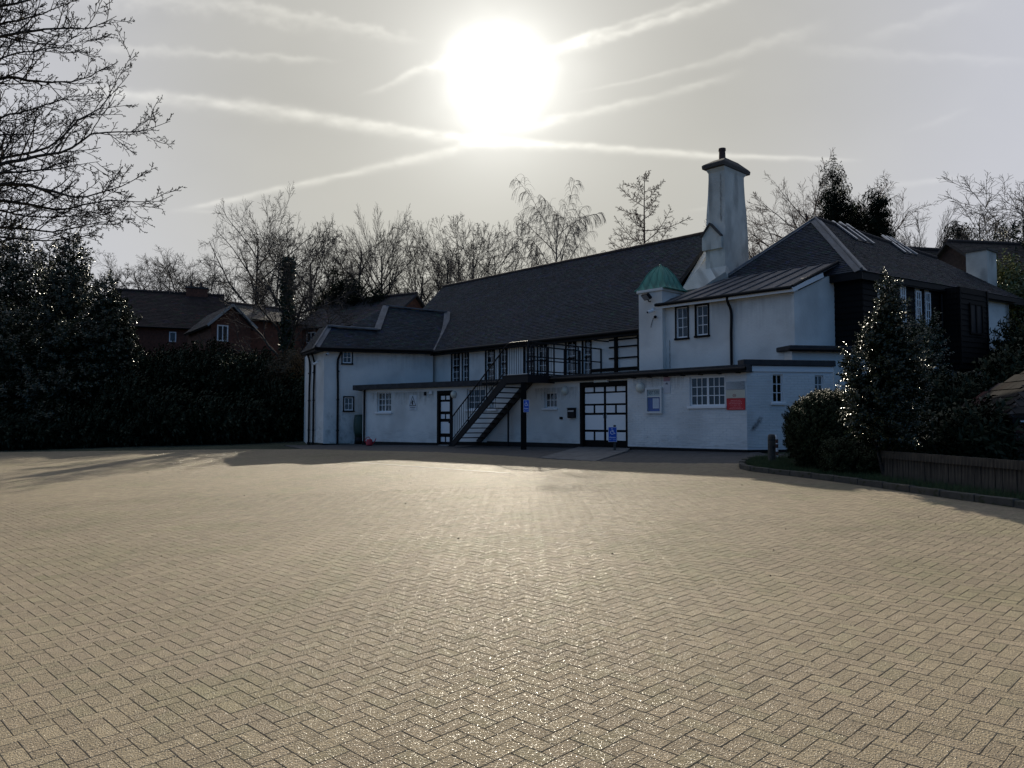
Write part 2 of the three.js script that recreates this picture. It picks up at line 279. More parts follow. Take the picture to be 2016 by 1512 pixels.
{
  const root = thing('car_park_paving', V(0, 0, 0), null, null, null, 'structure');
  part(root, 'bedding', prism(pave.map((p) => V(p.x, gy0(p.x, p.z) - 0.004, p.z)), V(0, -0.06, 0)), M.sand);
  // herringbone: on a grid of half-brick cells the pattern repeats along the diagonals
  const a = 0.0965, ang = 0.80, ca = Math.cos(ang), sa = Math.sin(ang), near = [], far = [], r = rng(5);
  const up = V(-0.033, 1, 0.0236 * -1 * -1).normalize();
  const K = 560;
  for (let i = -K; i < K; i++) for (let j = -K; j < K; j++) {
    const k = (((i - j) % 4) + 4) % 4; if (k !== 0 && k !== 3) continue;
    const cu = (i + (k ? 0.5 : 1)) * a, cv = (j + (k ? 1 : 0.5)) * a, x = cu * ca - cv * sa, z = -18 + cu * sa + cv * ca;
    const d = -z; if (d < 2.3 || d > 42 || Math.abs(x) > 0.70 * d + 1.6) continue;
    if (!inside(pave, x, z)) continue;
    (d < 9 && Math.abs(x) < 0.67 * d + 0.1 && d > 3.1 ? near : far).push([x, z, k ? ang + Math.PI / 2 : ang, d]);
  }
  near.sort((p, q) => p[3] - q[3]);
  const single = near.slice(0, 300); far.push(...near.slice(300));
  const L0 = 2 * a, W0 = a, gap = () => 0.0012 + 0.0026 * Math.pow(r(), 1.5);
  const tint = () => { const t = r(), b = 0.9 + 0.13 * (r() - 0.5); const c = t < 0.5 ? [0.47, 0.393, 0.275] : t < 0.85 ? [0.468, 0.386, 0.276] : [0.455, 0.393, 0.268]; return c.map((q) => q * b); };
  function brickData(L, Wd, bevel, o, c, ux, uy) { // top, and rounded edges when bevel
    const e = bevel ? 0.0028 : 0, hl = L / 2, hw = Wd / 2, T = [[-hl + e, -hw + e], [hl - e, -hw + e], [hl - e, hw - e], [-hl + e, hw - e]], B = [[-hl, -hw], [hl, -hw], [hl, hw], [-hl, hw]];
    const push = (q, nrm) => { for (const [x, y, z] of [q[0], q[2], q[1], q[0], q[3], q[2]]) { o.p.push(x, y, z); o.n.push(...nrm); o.uv.push(ux + x, uy + z); o.c.push(...c); } };
    push(T.map(([x, z]) => [x, 0, z]), [0, 1, 0]);
    if (bevel) for (let k = 0; k < 4; k++) { const m = (k + 1) % 4, nn = [[0, 0, -1], [1, 0, 0], [0, 0, 1], [-1, 0, 0]][k]; push([[T[m][0], 0, T[m][1]], [T[k][0], 0, T[k][1]], [B[k][0], -0.0025, B[k][1]], [B[m][0], -0.0025, B[m][1]]], [nn[0] * 0.6, 0.8, nn[2] * 0.6]); push([[B[m][0], -0.0025, B[m][1]], [B[k][0], -0.0025, B[k][1]], [B[k][0], -0.03, B[k][1]], [B[m][0], -0.03, B[m][1]]], nn); }
  }
  const toGeo = (o) => { const g = new THREE.BufferGeometry(); g.setAttribute('position', new THREE.Float32BufferAttribute(o.p, 3)); g.setAttribute('normal', new THREE.Float32BufferAttribute(o.n, 3)); g.setAttribute('uv', new THREE.Float32BufferAttribute(o.uv, 2)); g.setAttribute('color', new THREE.Float32BufferAttribute(o.c, 3)); return g; };
  const variants = []; for (let k = 0; k < 24; k++) { const o = { p: [], n: [], uv: [], c: [] }; brickData(L0 - gap(), W0 - gap(), true, o, tint(), r() * 1.6, r() * 1.6); variants.push(toGeo(o)); }
  for (const [x, z, an] of single) {
    const m = shadow(new THREE.Mesh(variants[Math.floor(r() * 24)], M.paver)); m.name = 'brick';
    m.position.set(x, gy0(x, z) + (r() - 0.5) * 0.0016, z); m.quaternion.setFromUnitVectors(V(0, 1, 0), up).multiply(new THREE.Quaternion().setFromAxisAngle(V(0, 1, 0), -an + (r() < 0.5 ? Math.PI : 0) + (r() - 0.5) * 0.02)); m.rotateX((r() - 0.5) * 0.012); m.rotateZ((r() - 0.5) * 0.008); root.add(m);
  }
  const P = [], Nn = [], UV = [], C = [];
  for (const [x, z, an, d] of far) {
    const o = { p: [], n: [], uv: [], c: [] }; const patch = 0.86 + 0.28 * fbm(x * 0.45 + 60, z * 0.45 + 90, 4), moss = smooth(0.56, 0.72, fbm(x * 1.1 + 30, z * 1.1 + 50, 3)); brickData(L0 - gap(), W0 - gap(), d < 15, o, tint().map((q, k) => q * patch * (1 - moss * [0.06, 0.025, 0.08][k])), r() * 1.6, r() * 1.6);
    const c = Math.cos(an), s = Math.sin(an), tx = (r() - 0.5) * 0.014, tz = (r() - 0.5) * 0.009, h = (r() - 0.5) * 0.0018, flip = r() < 0.5 ? -1 : 1;
    for (let i = 0; i < o.p.length; i += 3) {
      const bx = o.p[i] * flip, by = o.p[i + 1], bz = o.p[i + 2] * flip, wx = bx * c - bz * s, wz = bx * s + bz * c;
      P.push(x + wx, gy0(x + wx, z + wz) + by + h + bx * tz + bz * tx, z + wz);
      const nx = o.n[i] * flip, nz = o.n[i + 2] * flip; let vx = nx * c - nz * s - 0.033 * o.n[i + 1] - (c * tz - s * tx) * o.n[i + 1], vy = o.n[i + 1], vz = nx * s + nz * c + 0.0236 * o.n[i + 1] - (s * tz + c * tx) * o.n[i + 1]; const l = Math.hypot(vx, vy, vz);
      Nn.push(vx / l, vy / l, vz / l);
    }
    for (const q of o.uv) UV.push(q); for (const q of o.c) C.push(q);
  }
  const g = new THREE.BufferGeometry(); g.setAttribute('position', new THREE.BufferAttribute(new Float32Array(P), 3)); g.setAttribute('normal', new THREE.BufferAttribute(new Float32Array(Nn), 3)); g.setAttribute('uv', new THREE.BufferAttribute(new Float32Array(UV), 2)); g.setAttribute('color', new THREE.BufferAttribute(new Float32Array(C), 3));
  part(root, 'brick_field', g, M.paver, 'stuff');
  console.log('bricks', single.length, far.length, P.length / 9);
}
// asphalt strip along the building, concrete ramp at the double door, pale line across the paving
{
  const back = [pt(6.2, 0.6), pt(5.3, -0.4), pt(1, -0.4), pt(-5.9, -0.4), A_left.clone(), L_b.clone(), L_a.clone().add(V(0.4, 0, -0.4)), L_a.clone().add(V(-1.2, 0, -0.6)), onGround(560, 876)];
  top('asphalt_apron', prism([...edgeLine.slice(4), kerbLine[2], kerbLine[0], onGround(1545, 893), ...back].map((p) => V(p.x, gy0(p.x, p.z) - 0.012, p.z)), V(0, -0.05, 0)), M.asphalt, null, null, null, 'structure');
  const rp = [[1062, 901], [1142, 880.5], [1240, 884], [1236, 889], [1172, 908]].map(([x, y]) => onGround(x, y));
  top('concrete_ramp', prism([V(rp[0].x, gy0(rp[0].x, rp[0].z) + 0.006, rp[0].z), ...rp.slice(1, 4).map((p) => V(p.x, gy0(p.x, p.z) + 0.03, p.z)), V(rp[4].x, gy0(rp[4].x, rp[4].z) + 0.006, rp[4].z)], V(0, -0.06, 0)), M.concrete, null, null, null, 'structure');
  const la = onGround(690, 909.5), lb = onGround(1003, 932), w = 0.06, strips = [];
  for (const [a, b] of [[la, lb]]) { const t = b.clone().sub(a).normalize(), s = V(-t.z, 0, t.x).multiplyScalar(w / 2); strips.push(prism([a.clone().add(s), b.clone().add(s), b.clone().sub(s), a.clone().sub(s)].map((p) => V(p.x, gy0(p.x, p.z) + 0.006, p.z)), V(0, -0.003, 0))); }
  top('bay_line', merge(strips), M.line, null, null, null, 'structure');
}
// kerb and verge on the right
{
  const root = thing('kerb', V(0, 0, 0), null, null, null, 'structure');
  const curve = new THREE.CatmullRomCurve3(kerbLine, false, 'centripetal'), len = curve.getLength(), n = Math.round(len / 0.62), r = rng(31);
  for (let i = 0; i < n; i++) {
    const a = curve.getPointAt(i / n), b = curve.getPointAt((i + 1) / n), d = b.clone().sub(a); d.y = 0; const L = d.length(); d.normalize();
    const s = V(-d.z, 0, d.x), g = new RoundedBoxGeometry(L - 0.008, 0.2, 0.12, 2, 0.018).applyMatrix4(new THREE.Matrix4().makeBasis(d, V(0, 1, 0), s)).translate((a.x + b.x) / 2 + 0.06 * -s.x * -1, gy0((a.x + b.x) / 2, (a.z + b.z) / 2) + 0.002 + (r() - 0.5) * 0.008, (a.z + b.z) / 2);
    part(root, 'kerb_stone', metric(g), M.kerb);
  }
  const inner = kerbLine.map((p) => p.clone()); const far = [V(22, 0, -4), V(24, 0, -24), B_far.clone().add(V(1, 0, 1)), A_side.clone().add(V(0.2, 0, 1.2)), A_right.clone().add(V(1.6, 0, 1.4))];
  top('grass_verge', prism([...inner, V(kEnd.x + 3, 0, 0), ...far].map((p) => V(p.x, gy(p.x, p.z) + 0.055, p.z)), V(0, -0.12, 0)), M.soil, null, null, null, 'structure');
  // grass tufts behind the kerb
  const blade = new THREE.BufferGeometry(); { const p = []; for (let k = 0; k < 5; k++) { const a = k * 1.3, x = Math.cos(a) * 0.02, z = Math.sin(a) * 0.02, l = 0.05 + 0.02 * (k % 3); p.push(x - 0.003, 0, z, x + 0.003, 0, z, x * 2.4, l, z * 2.4); } blade.setAttribute('position', new THREE.Float32BufferAttribute(p, 3)); blade.computeVertexNormals(); }
  const list = [], m4 = new THREE.Matrix4(), poly = [...inner, V(kEnd.x + 3, 0, 0), ...far], cum = 5200;
  for (let i = 0; i < cum; i++) { const t = r(), p = curve.getPointAt(t), q = curve.getTangentAt(t), s = V(-q.z, 0, q.x).normalize(), w = 0.09 + Math.pow(r(), 1.6) * 0.95; let x = p.x - s.x * w, z = p.z - s.z * w; if (!inside(poly, x, z)) { x = p.x + s.x * w; z = p.z + s.z * w; if (!inside(poly, x, z)) continue; } const k = 0.7 + r() * 0.9; list.push(m4.clone().compose(V(x, gy(x, z) + 0.05, z), new THREE.Quaternion().setFromEuler(new THREE.Euler((r() - 0.5) * 0.5, r() * 6.3, (r() - 0.5) * 0.5)), V(k, k * (0.7 + r() * 0.6), k))); }
  const im = new THREE.InstancedMesh(blade, M.grass, list.length); list.forEach((q, i) => im.setMatrixAt(i, q)); im.name = 'verge_grass'; shadow(im); tag(im, 'short green grass along the kerb below the clipped bush', 'grass', null, 'stuff'); scene.add(im);
}
// ------------------------------------------------------------------ the hall
const HALL = thing('white_hall', V(P0.x, gy0(P0.x, P0.z), P0.z), 'long white rendered hall with black trim, dark tiled roofs and a tall tapered chimney', 'building');
const BASE = 0.2; // walls start below the ground
function frameGeo(x0, x1, y0, y1, w, z0, z1) { return [box(x0, x0 + w, y0, y1, z0, z1), box(x1 - w, x1, y0, y1, z0, z1), box(x0 + w, x1 - w, y0, y0 + w, z0, z1), box(x0 + w, x1 - w, y1 - w, y1, z0, z1)]; }
const paneCache = new Map();
function makeWindow(parent, wall, [x0, x1, y0, y1], o = {}) {
  const { cols = 2, rows = 2, mull = 0, rec = 0.09, fw = 0.05, bar: bw = 0.024, black = false, sill = true, light = M.white, transom = false } = o;
  const z = -rec, fr = frameGeo(x0, x1, y0, y1, fw, z - 0.05, z), win = part(parent, 'window', metric(wall.put(merge(fr))), light);
  if (black) part(win, 'surround', metric(wall.put(merge([box(x0 - 0.05, x0, y0 - 0.05, y1 + 0.05, -0.03, 0.03), box(x1, x1 + 0.05, y0 - 0.05, y1 + 0.05, -0.03, 0.03), box(x0, x1, y1, y1 + 0.05, -0.03, 0.03)]))), M.blackwood);
  if (sill) part(win, 'sill', metric(wall.put(rbox(x0 - 0.07, x1 + 0.07, y0 - (black ? 0.07 : 0.08), y0 - 0.004, -0.08, 0.07, 0.012))), black ? M.blackwood : light);
  if (black) part(win, 'transom', metric(wall.put(box(x0 + fw, x1 - fw, transom ? lerp(y0, y1, 0.52) : y1 - fw - 0.001, transom ? lerp(y0, y1, 0.52) + 0.05 : y1 - fw + 0.001, z - 0.04, z + 0.02))), M.blackwood);
  const X0 = x0 + fw, X1 = x1 - fw, Y0 = y0 + fw, Y1 = y1 - fw, halves = mull ? [[X0, (X0 + X1) / 2 - mull / 2], [(X0 + X1) / 2 + mull / 2, X1]] : [[X0, X1]], bars = [];
  if (mull) bars.push(box((X0 + X1) / 2 - mull / 2, (X0 + X1) / 2 + mull / 2, Y0, Y1, z - 0.045, z - 0.002));
  const c = mull ? cols / 2 : cols;
  for (const [a, b] of halves) {
    const pw = (b - a) / c, ph = (Y1 - Y0) / rows;
    for (let i = 1; i < c; i++) bars.push(box(a + i * pw - bw / 2, a + i * pw + bw / 2, Y0, Y1, z - 0.042, z - 0.006));
    for (let j = 1; j < rows; j++) bars.push(box(a, b, Y0 + j * ph - bw / 2, Y0 + j * ph + bw / 2, z - 0.04, z - 0.008));
    for (let i = 0; i < c; i++) for (let j = 0; j < rows; j++) { const g = wall.put(box(a + i * pw, a + (i + 1) * pw, Y0 + j * ph, Y0 + (j + 1) * ph, -0.003, 0.003).rotateX((R0() - 0.5) * 0.006).translate(0, 0, z - 0.025)); part(win, 'pane', g, M.glass); }
  }
  if (bars.length) part(win, 'glazing_bars', metric(wall.put(merge(bars))), light);
  if (o.curtain) { const n = 14, cur = []; for (let i = 0; i < n; i++) { const a = lerp(X0, X1, i / n), b = lerp(X0, X1, (i + 1) / n), q = (i % 2 ? 0.02 : -0.02); cur.push(prism([V(a, Y0, z - 0.12 - q), V(b, Y0, z - 0.12 + q), V(b, Y1, z - 0.12 + q), V(a, Y1, z - 0.12 - q)], V(0, 0, -0.004))); } part(win, 'curtain', metric(wall.put(merge(cur))), o.curtain); }
  return win;
}
// a weatherboard: thicker along its lower edge, lapping the one below
function lapBoard(wall, x0, x1, y, z) { return prism([wall.P(x0, y, z + 0.002), wall.P(x0, y, z + 0.034), wall.P(x0, y + 0.19, z + 0.010), wall.P(x0, y + 0.19, z + 0.002)], wall.u.clone().multiplyScalar(x1 - x0)); }
// a wall with holes; outline in (u, h), openings as [u0,u1,h0,h1]
function makeWall(parent, wall, outline, holes = [], m = M.render, thick = 0.28, name = 'wall') {
  const s = new THREE.Shape(outline.map(([x, y]) => new THREE.Vector2(x, y)));
  for (const [x0, x1, y0, y1] of holes) s.holes.push(new THREE.Path([new THREE.Vector2(x0, y0), new THREE.Vector2(x1, y0), new THREE.Vector2(x1, y1), new THREE.Vector2(x0, y1)]));
  const g = new THREE.ExtrudeGeometry(s, { depth: thick, bevelEnabled: false }).translate(0, 0, -thick);
  return part(parent, name, metric(wall.put(g)), m);
}
const rectWall = (parent, a, b, h0, h1, m = M.render, thick = 0.28) => { const w = new Wall(a, b); makeWall(parent, w, [[0, h0], [w.len, h0], [w.len, h1], [0, h1]], [], m, thick); return w; };
function plinth(wall, u0, u1, top, o = 0.03) { part(HALL, 'plinth', metric(wall.put(box(u0, u1, 0.1, top, 0, o))), M.black); }

// lower front, middle section
const wMid = new Wall(pt(-5.9, 0), pt(1.05, 0));
const oMid = 5.9; // u in the plan frame = local u - 5.9
{
  const wSmall = wMid.rect(1071, 772, 1096, 803), wBehind = wMid.rect(919 + 42, 764, 976, 806), dbl = wMid.rect(1146, 757, 1236, 882);
  const stairWin = wMid.rect(940, 762, 977, 805); stairWin[0] = 0.12;
  makeWall(HALL, wMid, [[0, BASE], [wMid.len, BASE], [wMid.len, 3.0], [0, 3.0]], [wSmall, stairWin, dbl]);
  makeWindow(HALL, wMid, wSmall, { cols: 3, rows: 2, curtain: null });
  makeWindow(HALL, wMid, stairWin, { cols: 4, rows: 3, mull: 0.05 });
  plinth(wMid, 0, dbl[0] - 0.02, 0.84); 
  // double door: black frame, two leaves with white panels
  const [x0, x1, y0, y1] = dbl, fr = part(HALL, 'door_frame', metric(wMid.put(merge([box(x0 - 0.07, x0 + 0.06, y0, y1 + 0.1, -0.12, 0.04), box(x1 - 0.06, x1 + 0.05, y0, y1 + 0.1, -0.12, 0.04), box(x0 + 0.06, x1 - 0.06, y1 - 0.06, y1 + 0.1, -0.12, 0.04)]))), M.blackwood);
  const mid = (x0 + x1) / 2;
  for (const [a, b] of [[x0 + 0.06, mid - 0.006], [mid + 0.006, x1 - 0.06]]) {
    const leaf = part(HALL, 'door', metric(wMid.put(box(a, b, y0 + 0.02, y1 - 0.065, -0.10, -0.05))), M.blackwood), H = y1 - y0, w = b - a;
    for (const [f0, f1, split] of [[0.12, 0.25, true], [0.285, 0.52, false], [0.555, 0.67, true], [0.70, 0.865, false], [0.89, 0.965, true]]) {
      const segs = split ? [[0.05, 0.455], [0.545, 0.95]] : [[0.05, 0.95]];
      for (const [s0, s1] of segs) part(leaf, 'panel', metric(wMid.put(rbox(a + w * s0, a + w * s1, y0 + H * f0, y0 + H * f1, -0.055, -0.035, 0.006))), M.white);
    }
    part(leaf, 'handle', wMid.put(rod(V(a < mid - 0.5 ? b - 0.06 : a + 0.06, y0 + 1.0, -0.03), V(a < mid - 0.5 ? b - 0.06 : a + 0.06, y0 + 1.14, -0.03), 0.012)), M.galv);
  }
  part(HALL, 'door_step', metric(wMid.put(box(x0 - 0.02, x1 + 0.02, 0.4, y0 + 0.015, -0.12, 0.06))), M.black);
  void wBehind; void fr;
}
// lower front, left section
const wLeft = new Wall(A_left, A_bend);
{
  const w1 = wLeft.rect(742, 772, 770, 811), door = wLeft.rect(863, 773, 889, 876), w2 = wLeft.rect(919, 765, 955, 806);
  w2[1] = Math.min(w2[1], wLeft.len - 0.1); door[2] = Math.max(door[2], 0.62);
  makeWall(HALL, wLeft, [[0, BASE], [wLeft.len, BASE], [wLeft.len, 3.0], [0, 3.0]], [w1, door, w2]);
  makeWindow(HALL, wLeft, w1, { cols: 4, rows: 3, mull: 0.05, curtain: M.net });
  makeWindow(HALL, wLeft, w2, { cols: 3, rows: 3 });
  plinth(wLeft, 0, door[0] - 0.03, 0.73); plinth(wLeft, door[1] + 0.03, wLeft.len, 0.8);
  const [x0, x1, y0, y1] = door; part(HALL, 'door_frame', metric(wLeft.put(merge([box(x0 - 0.05, x0 + 0.07, y0, y1 + 0.08, -0.12, 0.035), box(x1 - 0.07, x1 + 0.05, y0, y1 + 0.08, -0.12, 0.035), box(x0 + 0.07, x1 - 0.07, y1 - 0.05, y1 + 0.08, -0.12, 0.035)]))), M.blackwood);
  const leaf = part(HALL, 'door', metric(wLeft.put(box(x0 + 0.07, x1 - 0.07, y0, y1 - 0.055, -0.1, -0.05))), M.blackwood), w = x1 - x0 - 0.14, a = x0 + 0.07, H = y1 - y0;
  for (const [f0, f1, split] of [[0.06, 0.15, true], [0.22, 0.44, false], [0.50, 0.585, true], [0.64, 0.825, false], [0.865, 0.94, true]])
    for (const [s0, s1] of split ? [[0.06, 0.44], [0.56, 0.94]] : [[0.06, 0.94]]) part(leaf, 'panel', metric(wLeft.put(rbox(a + w * s0, a + w * s1, y0 + H * f0, y0 + H * f1, -0.055, -0.035, 0.006))), M.white);
  rectWall(HALL, new Wall(L_a, L_b).P(2.1, 0, -0.05), A_left, BASE, 3.0);
}
// painted brick annex: every brick stands a little proud of the joints
function brickwork(wall, u0, u1, h0, h1, holes, off, seed) {
  const r = rng(seed), list = [], bl = 0.225, bh = 0.075, P = [], UV = [];
  const rows = Math.floor((h1 - h0) / bh);
  const quad = (a, b, c, d) => { for (const q of [a, b, c, a, c, d]) { P.push(...q); UV.push(q[0], q[1]); } };
  for (let j = 0; j < rows; j++) {
    const y0 = h0 + j * bh + 0.005, y1 = h0 + (j + 1) * bh - 0.005;
    for (let x = u0 - (j % 2) * bl / 2; x < u1; x += bl) {
      let a = Math.max(u0, x + 0.005), b = Math.min(u1, x + bl - 0.005); if (b - a < 0.03) continue;
      for (const [s0, s1, t0, t1] of holes) { if (y1 > t0 - 0.02 && y0 < t1 + 0.02) { if (a < s0 && b > s0) b = s0 - 0.005; else if (b > s1 && a < s1) a = s1 + 0.005; else if (a >= s0 && b <= s1) b = a; } }
      if (b - a < 0.03) continue;
      const z = off + 0.006 + (r() - 0.5) * 0.005, e = 0.004, z0 = off - 0.002;
      quad([a + e, y0 + e, z], [b - e, y0 + e, z], [b - e, y1 - e, z], [a + e, y1 - e, z]);
      quad([a, y0, z0], [b, y0, z0], [b - e, y0 + e, z], [a + e, y0 + e, z]); quad([a + e, y1 - e, z], [b - e, y1 - e, z], [b, y1, z0], [a, y1, z0]);
      quad([a, y0, z0], [a + e, y0 + e, z], [a + e, y1 - e, z], [a, y1, z0]); quad([b - e, y0 + e, z], [b, y0, z0], [b, y1, z0], [b - e, y1 - e, z]);
    }
  }
  const g = new THREE.BufferGeometry(); g.setAttribute('position', new THREE.Float32BufferAttribute(P, 3)); g.setAttribute('uv', new THREE.Float32BufferAttribute(UV, 2)); g.computeVertexNormals(); return wall.put(g);
}
const wAnnex = new Wall(pt(1.05, 0.1), A_right), wSide = new Wall(A_right, A_side);
{
  const w1 = wAnnex.rect(1358, 741, 1427, 799), w = makeWall(HALL, wAnnex, [[0, BASE], [wAnnex.len, BASE], [wAnnex.len, 3.0], [0, 3.0]], [w1], M.mortarpaint);
  part(w, 'painted_brickwork', brickwork(wAnnex, 0.0, wAnnex.len, 0.86, 2.99, [[w1[0], w1[1], w1[2] - 0.1, w1[3]]], 0, 3), M.brickpaint, 'stuff');
  makeWindow(HALL, wAnnex, w1, { cols: 6, rows: 3, mull: 0.07, fw: 0.045, rec: 0.05, curtain: null });
  plinth(wAnnex, 0, wAnnex.len, 0.80, 0.02);
  const s1 = wSide.rect(1521.5, 737, 1541, 792), s2 = wSide.rect(1604.5, 739, 1621, 792), ws = makeWall(HALL, wSide, [[0, BASE], [wSide.len, BASE], [wSide.len, 3.19], [0, 3.19]], [s1, s2], M.mortarpaint);
  part(ws, 'painted_brickwork', brickwork(wSide, 0.0, wSide.len, 0.86, 3.02, [[s1[0], s1[1], s1[2] - 0.1, s1[3]], [s2[0], s2[1], s2[2] - 0.1, s2[3]]], 0, 4), M.brickpaint, 'stuff');
  makeWindow(HALL, wSide, s1, { cols: 2, rows: 3, fw: 0.03, rec: 0.05, curtain: M.curtain }); makeWindow(HALL, wSide, s2, { cols: 2, rows: 3, fw: 0.03, rec: 0.05, curtain: M.curtain });
  plinth(wSide, 0, wSide.len, 0.80, 0.02);
  part(HALL, 'frieze_board', metric(wSide.put(box(-0.02, wSide.len, 3.03, 3.19, 0.0, 0.035))), M.white);
  part(HALL, 'fascia', metric(wSide.put(rbox(-0.12, wSide.len + 0.05, 3.195, 3.37, -0.3, 0.09, 0.02))), M.felt);
  // closing walls behind
  rectWall(HALL, A_side, B_end.clone(), BASE, 3.19);
  // a dark scuff on the paint of the side wall
  const cv = document.createElement('canvas'); cv.width = 64; cv.height = 64; const cx = cv.getContext('2d'); cx.fillStyle = '#000'; cx.fillRect(0, 0, 64, 64);
  const rr = rng(12); for (let i = 0; i < 260; i++) { const t = rr(), x = 14 + t * 36 + (rr() - 0.5) * 16, y = 48 - t * 34 + (rr() - 0.5) * 14, v = Math.floor(20 + rr() * 60); cx.fillStyle = `rgba(255,255,255,${v / 900})`; cx.beginPath(); cx.ellipse(x, y, 1 + rr() * 4, 1 + rr() * 3, 2.4, 0, 7); cx.fill(); }
  const q = wSide.rect(1474, 813, 1506, 858), tx = new THREE.CanvasTexture(cv); tx.magFilter = THREE.LinearFilter;
  const sg = new THREE.PlaneGeometry(q[1] - q[0], q[3] - q[2]).translate((q[0] + q[1]) / 2, (q[2] + q[3]) / 2, 0.012);
  part(ws, 'scuff_mark', wSide.put(sg), mat([0.05, 0.05, 0.055], 0.9, { transparent: true, alphaMap: tx }));
}
// flat roof of the lean-to: a thick dark edge that follows the front
{
  const o = 0.22, eL = wLeft.P(-0.42, 0, o), k = (() => { const a = wLeft.P(wLeft.len, 0, o), b = wMid.P(0, 0, o); return a.add(b).multiplyScalar(0.5); })();
  const plan = [eL, k, pt(1.0, o), pt(5.42, o + 0.1), pt(5.42, -2.4), pt(-12.2, -2.75), L_b.clone(), new Wall(L_a, L_b).P(1.7, 0, 0.02)];
  part(HALL, 'roof', metric(prism(plan.map((p) => V(p.x, 3.22, p.z)), V(0, -0.215, 0))), M.felt);
  const front = [eL, k, pt(1.0, o + 0.01), pt(5.44, o + 0.11)].map((p) => V(p.x, 3.09, p.z));
  for (let i = 0; i < 3; i++) { const a = front[i], b = front[i + 1], n = V(-(b.z - a.z), 0, b.x - a.x).normalize().multiplyScalar(0.05); if (i > 0) part(HALL, 'gutter', tube([a.clone().add(n), a.clone().lerp(b, 0.5).add(n), b.clone().add(n)], 0.055, 8), M.black); }
  for (let i = 0; i < 7; i++) part(HALL, 'gutter_bracket', wAnnex.put(box(0.3 + i * 0.62, 0.36 + i * 0.62, 2.98, 3.06, 0.01, 0.2)), M.black);
}
// upper wall of the hall
const wMain = new Wall(pt(-13.2, -2.6), pt(0.05, -2.6));
{
  const list = [[890, 691, 904, 752], [911, 690, 922, 752], [957, 684, 973, 752], [985, 681, 997, 752], [1033, 674, 1051, 752], [1059, 672, 1076, 750], [1115, 667, 1133, 746], [1148, 664, 1163, 743]];
  const holes = list.map((q) => { const h = wMain.rect(...q); h[2] = 3.28; h[3] = Math.min(h[3], 4.83); return h; });
  makeWall(HALL, wMain, [[0, BASE], [wMain.len, BASE], [wMain.len, 5.0], [0, 5.0]], holes);
  for (const h of holes) makeWindow(HALL, wMain, h, { cols: 2, rows: 5, black: true, transom: true, fw: 0.035, bar: 0.02, sill: false, rec: 0.06 });
  for (const [a, b, c, d] of [[1211.5, 655, 1217, 727], [1257, 651, 1264, 730]]) { const q = wMain.rect(a, b, c, d); part(HALL, 'timber', metric(wMain.put(rbox(q[0], q[1], 3.24, Math.min(q[3], 4.88), 0, 0.09, 0.01))), M.blackwood); }
  for (const y of [667.5, 682, 704]) { const q = wMain.rect(1200, y - 1.4, 1260, y + 1.4); part(HALL, 'timber', metric(wMain.put(box(q[0], q[1], q[2], q[3], 0, 0.05))), M.blackwood); }
  { const q = wMain.rect(1165, 724, 1262, 730); part(HALL, 'timber', metric(wMain.put(box(q[0], q[1], q[2], q[3], 0, 0.07))), M.blackwood); }
  rectWall(HALL, pt(0.3, -11.0), pt(-16.6, -11.0), BASE, 5.0); rectWall(HALL, pt(-16.6, -11.0), pt(-16.6, -2.9), BASE, 5.0); rectWall(HALL, pt(-16.6, -2.6), pt(-13.2, -2.6), BASE, 5.0);
}
// turret with a copper cap
{
  const wT = new Wall(pt(0.02, -1.9), pt(1.02, -1.9));
  makeWall(HALL, wT, [[0, 3.1], [1.0, 3.1], [1.0, 6.14], [0, 6.14]], [], M.render, 1.25, 'turret_wall');
  part(HALL, 'cornice', metric(wT.put(rbox(-0.06, 1.06, 6.12, 6.22, -1.31, 0.06, 0.02))), M.render);
  const c = wT.P(0.5, 0, -0.62), rows = 14, prof = (t) => { const y = t; return t < 0.001 ? 0.66 : 0.66 * (0.80 * Math.pow(1 - Math.pow(y, 1.45), 0.62) + 0.20 * Math.exp(-y * 9)); };
  const P = [], q = (a, b, cc, d) => { for (const v of [a, b, cc, a, cc, d]) P.push(v.x, v.y, v.z); }, Hc = 0.92, at = (k, s, t) => { const w = prof(t), a = [[-1, 1], [1, 1], [1, -1], [-1, -1]][k % 4], b = [[-1, 1], [1, 1], [1, -1], [-1, -1]][(k + 1) % 4], x = lerp(a[0], b[0], s) * w, z = lerp(a[1], b[1], s) * w; return V(c.x + U.x * x + N.x * z, 6.22 + t * Hc, c.z + U.z * x + N.z * z); };
  for (let k = 0; k < 4; k++) for (let s = 0; s < 4; s++) for (let i = 0; i < rows; i++) q(at(k, s / 4, i / rows), at(k, (s + 1) / 4, i / rows), at(k, (s + 1) / 4, (i + 1) / rows), at(k, s / 4, (i + 1) / rows));
  const g = new THREE.BufferGeometry(); g.setAttribute('position', new THREE.Float32BufferAttribute(P, 3)); g.computeVertexNormals();
  const cap = part(HALL, 'copper_cap', metric(g), M.copper);
  for (let k = 0; k < 4; k++) for (const s of [0, 0.34, 0.67]) { const pts = []; for (let i = 0; i <= 10; i++) pts.push(at(k, s, Math.min(0.985, i / 10))); part(cap, 'seam', tube(pts, s ? 0.011 : 0.02, 5), M.copper); }
  part(cap, 'finial', new THREE.SphereGeometry(0.045, 10, 8).translate(c.x, 6.22 + Hc + 0.02, c.z), M.copper);
  part(cap, 'drip_edge', metric(wT.put(rbox(-0.17, 1.17, 6.2, 6.235, -1.29, 0.05 + 0.0, 0.012))), M.copper);
}
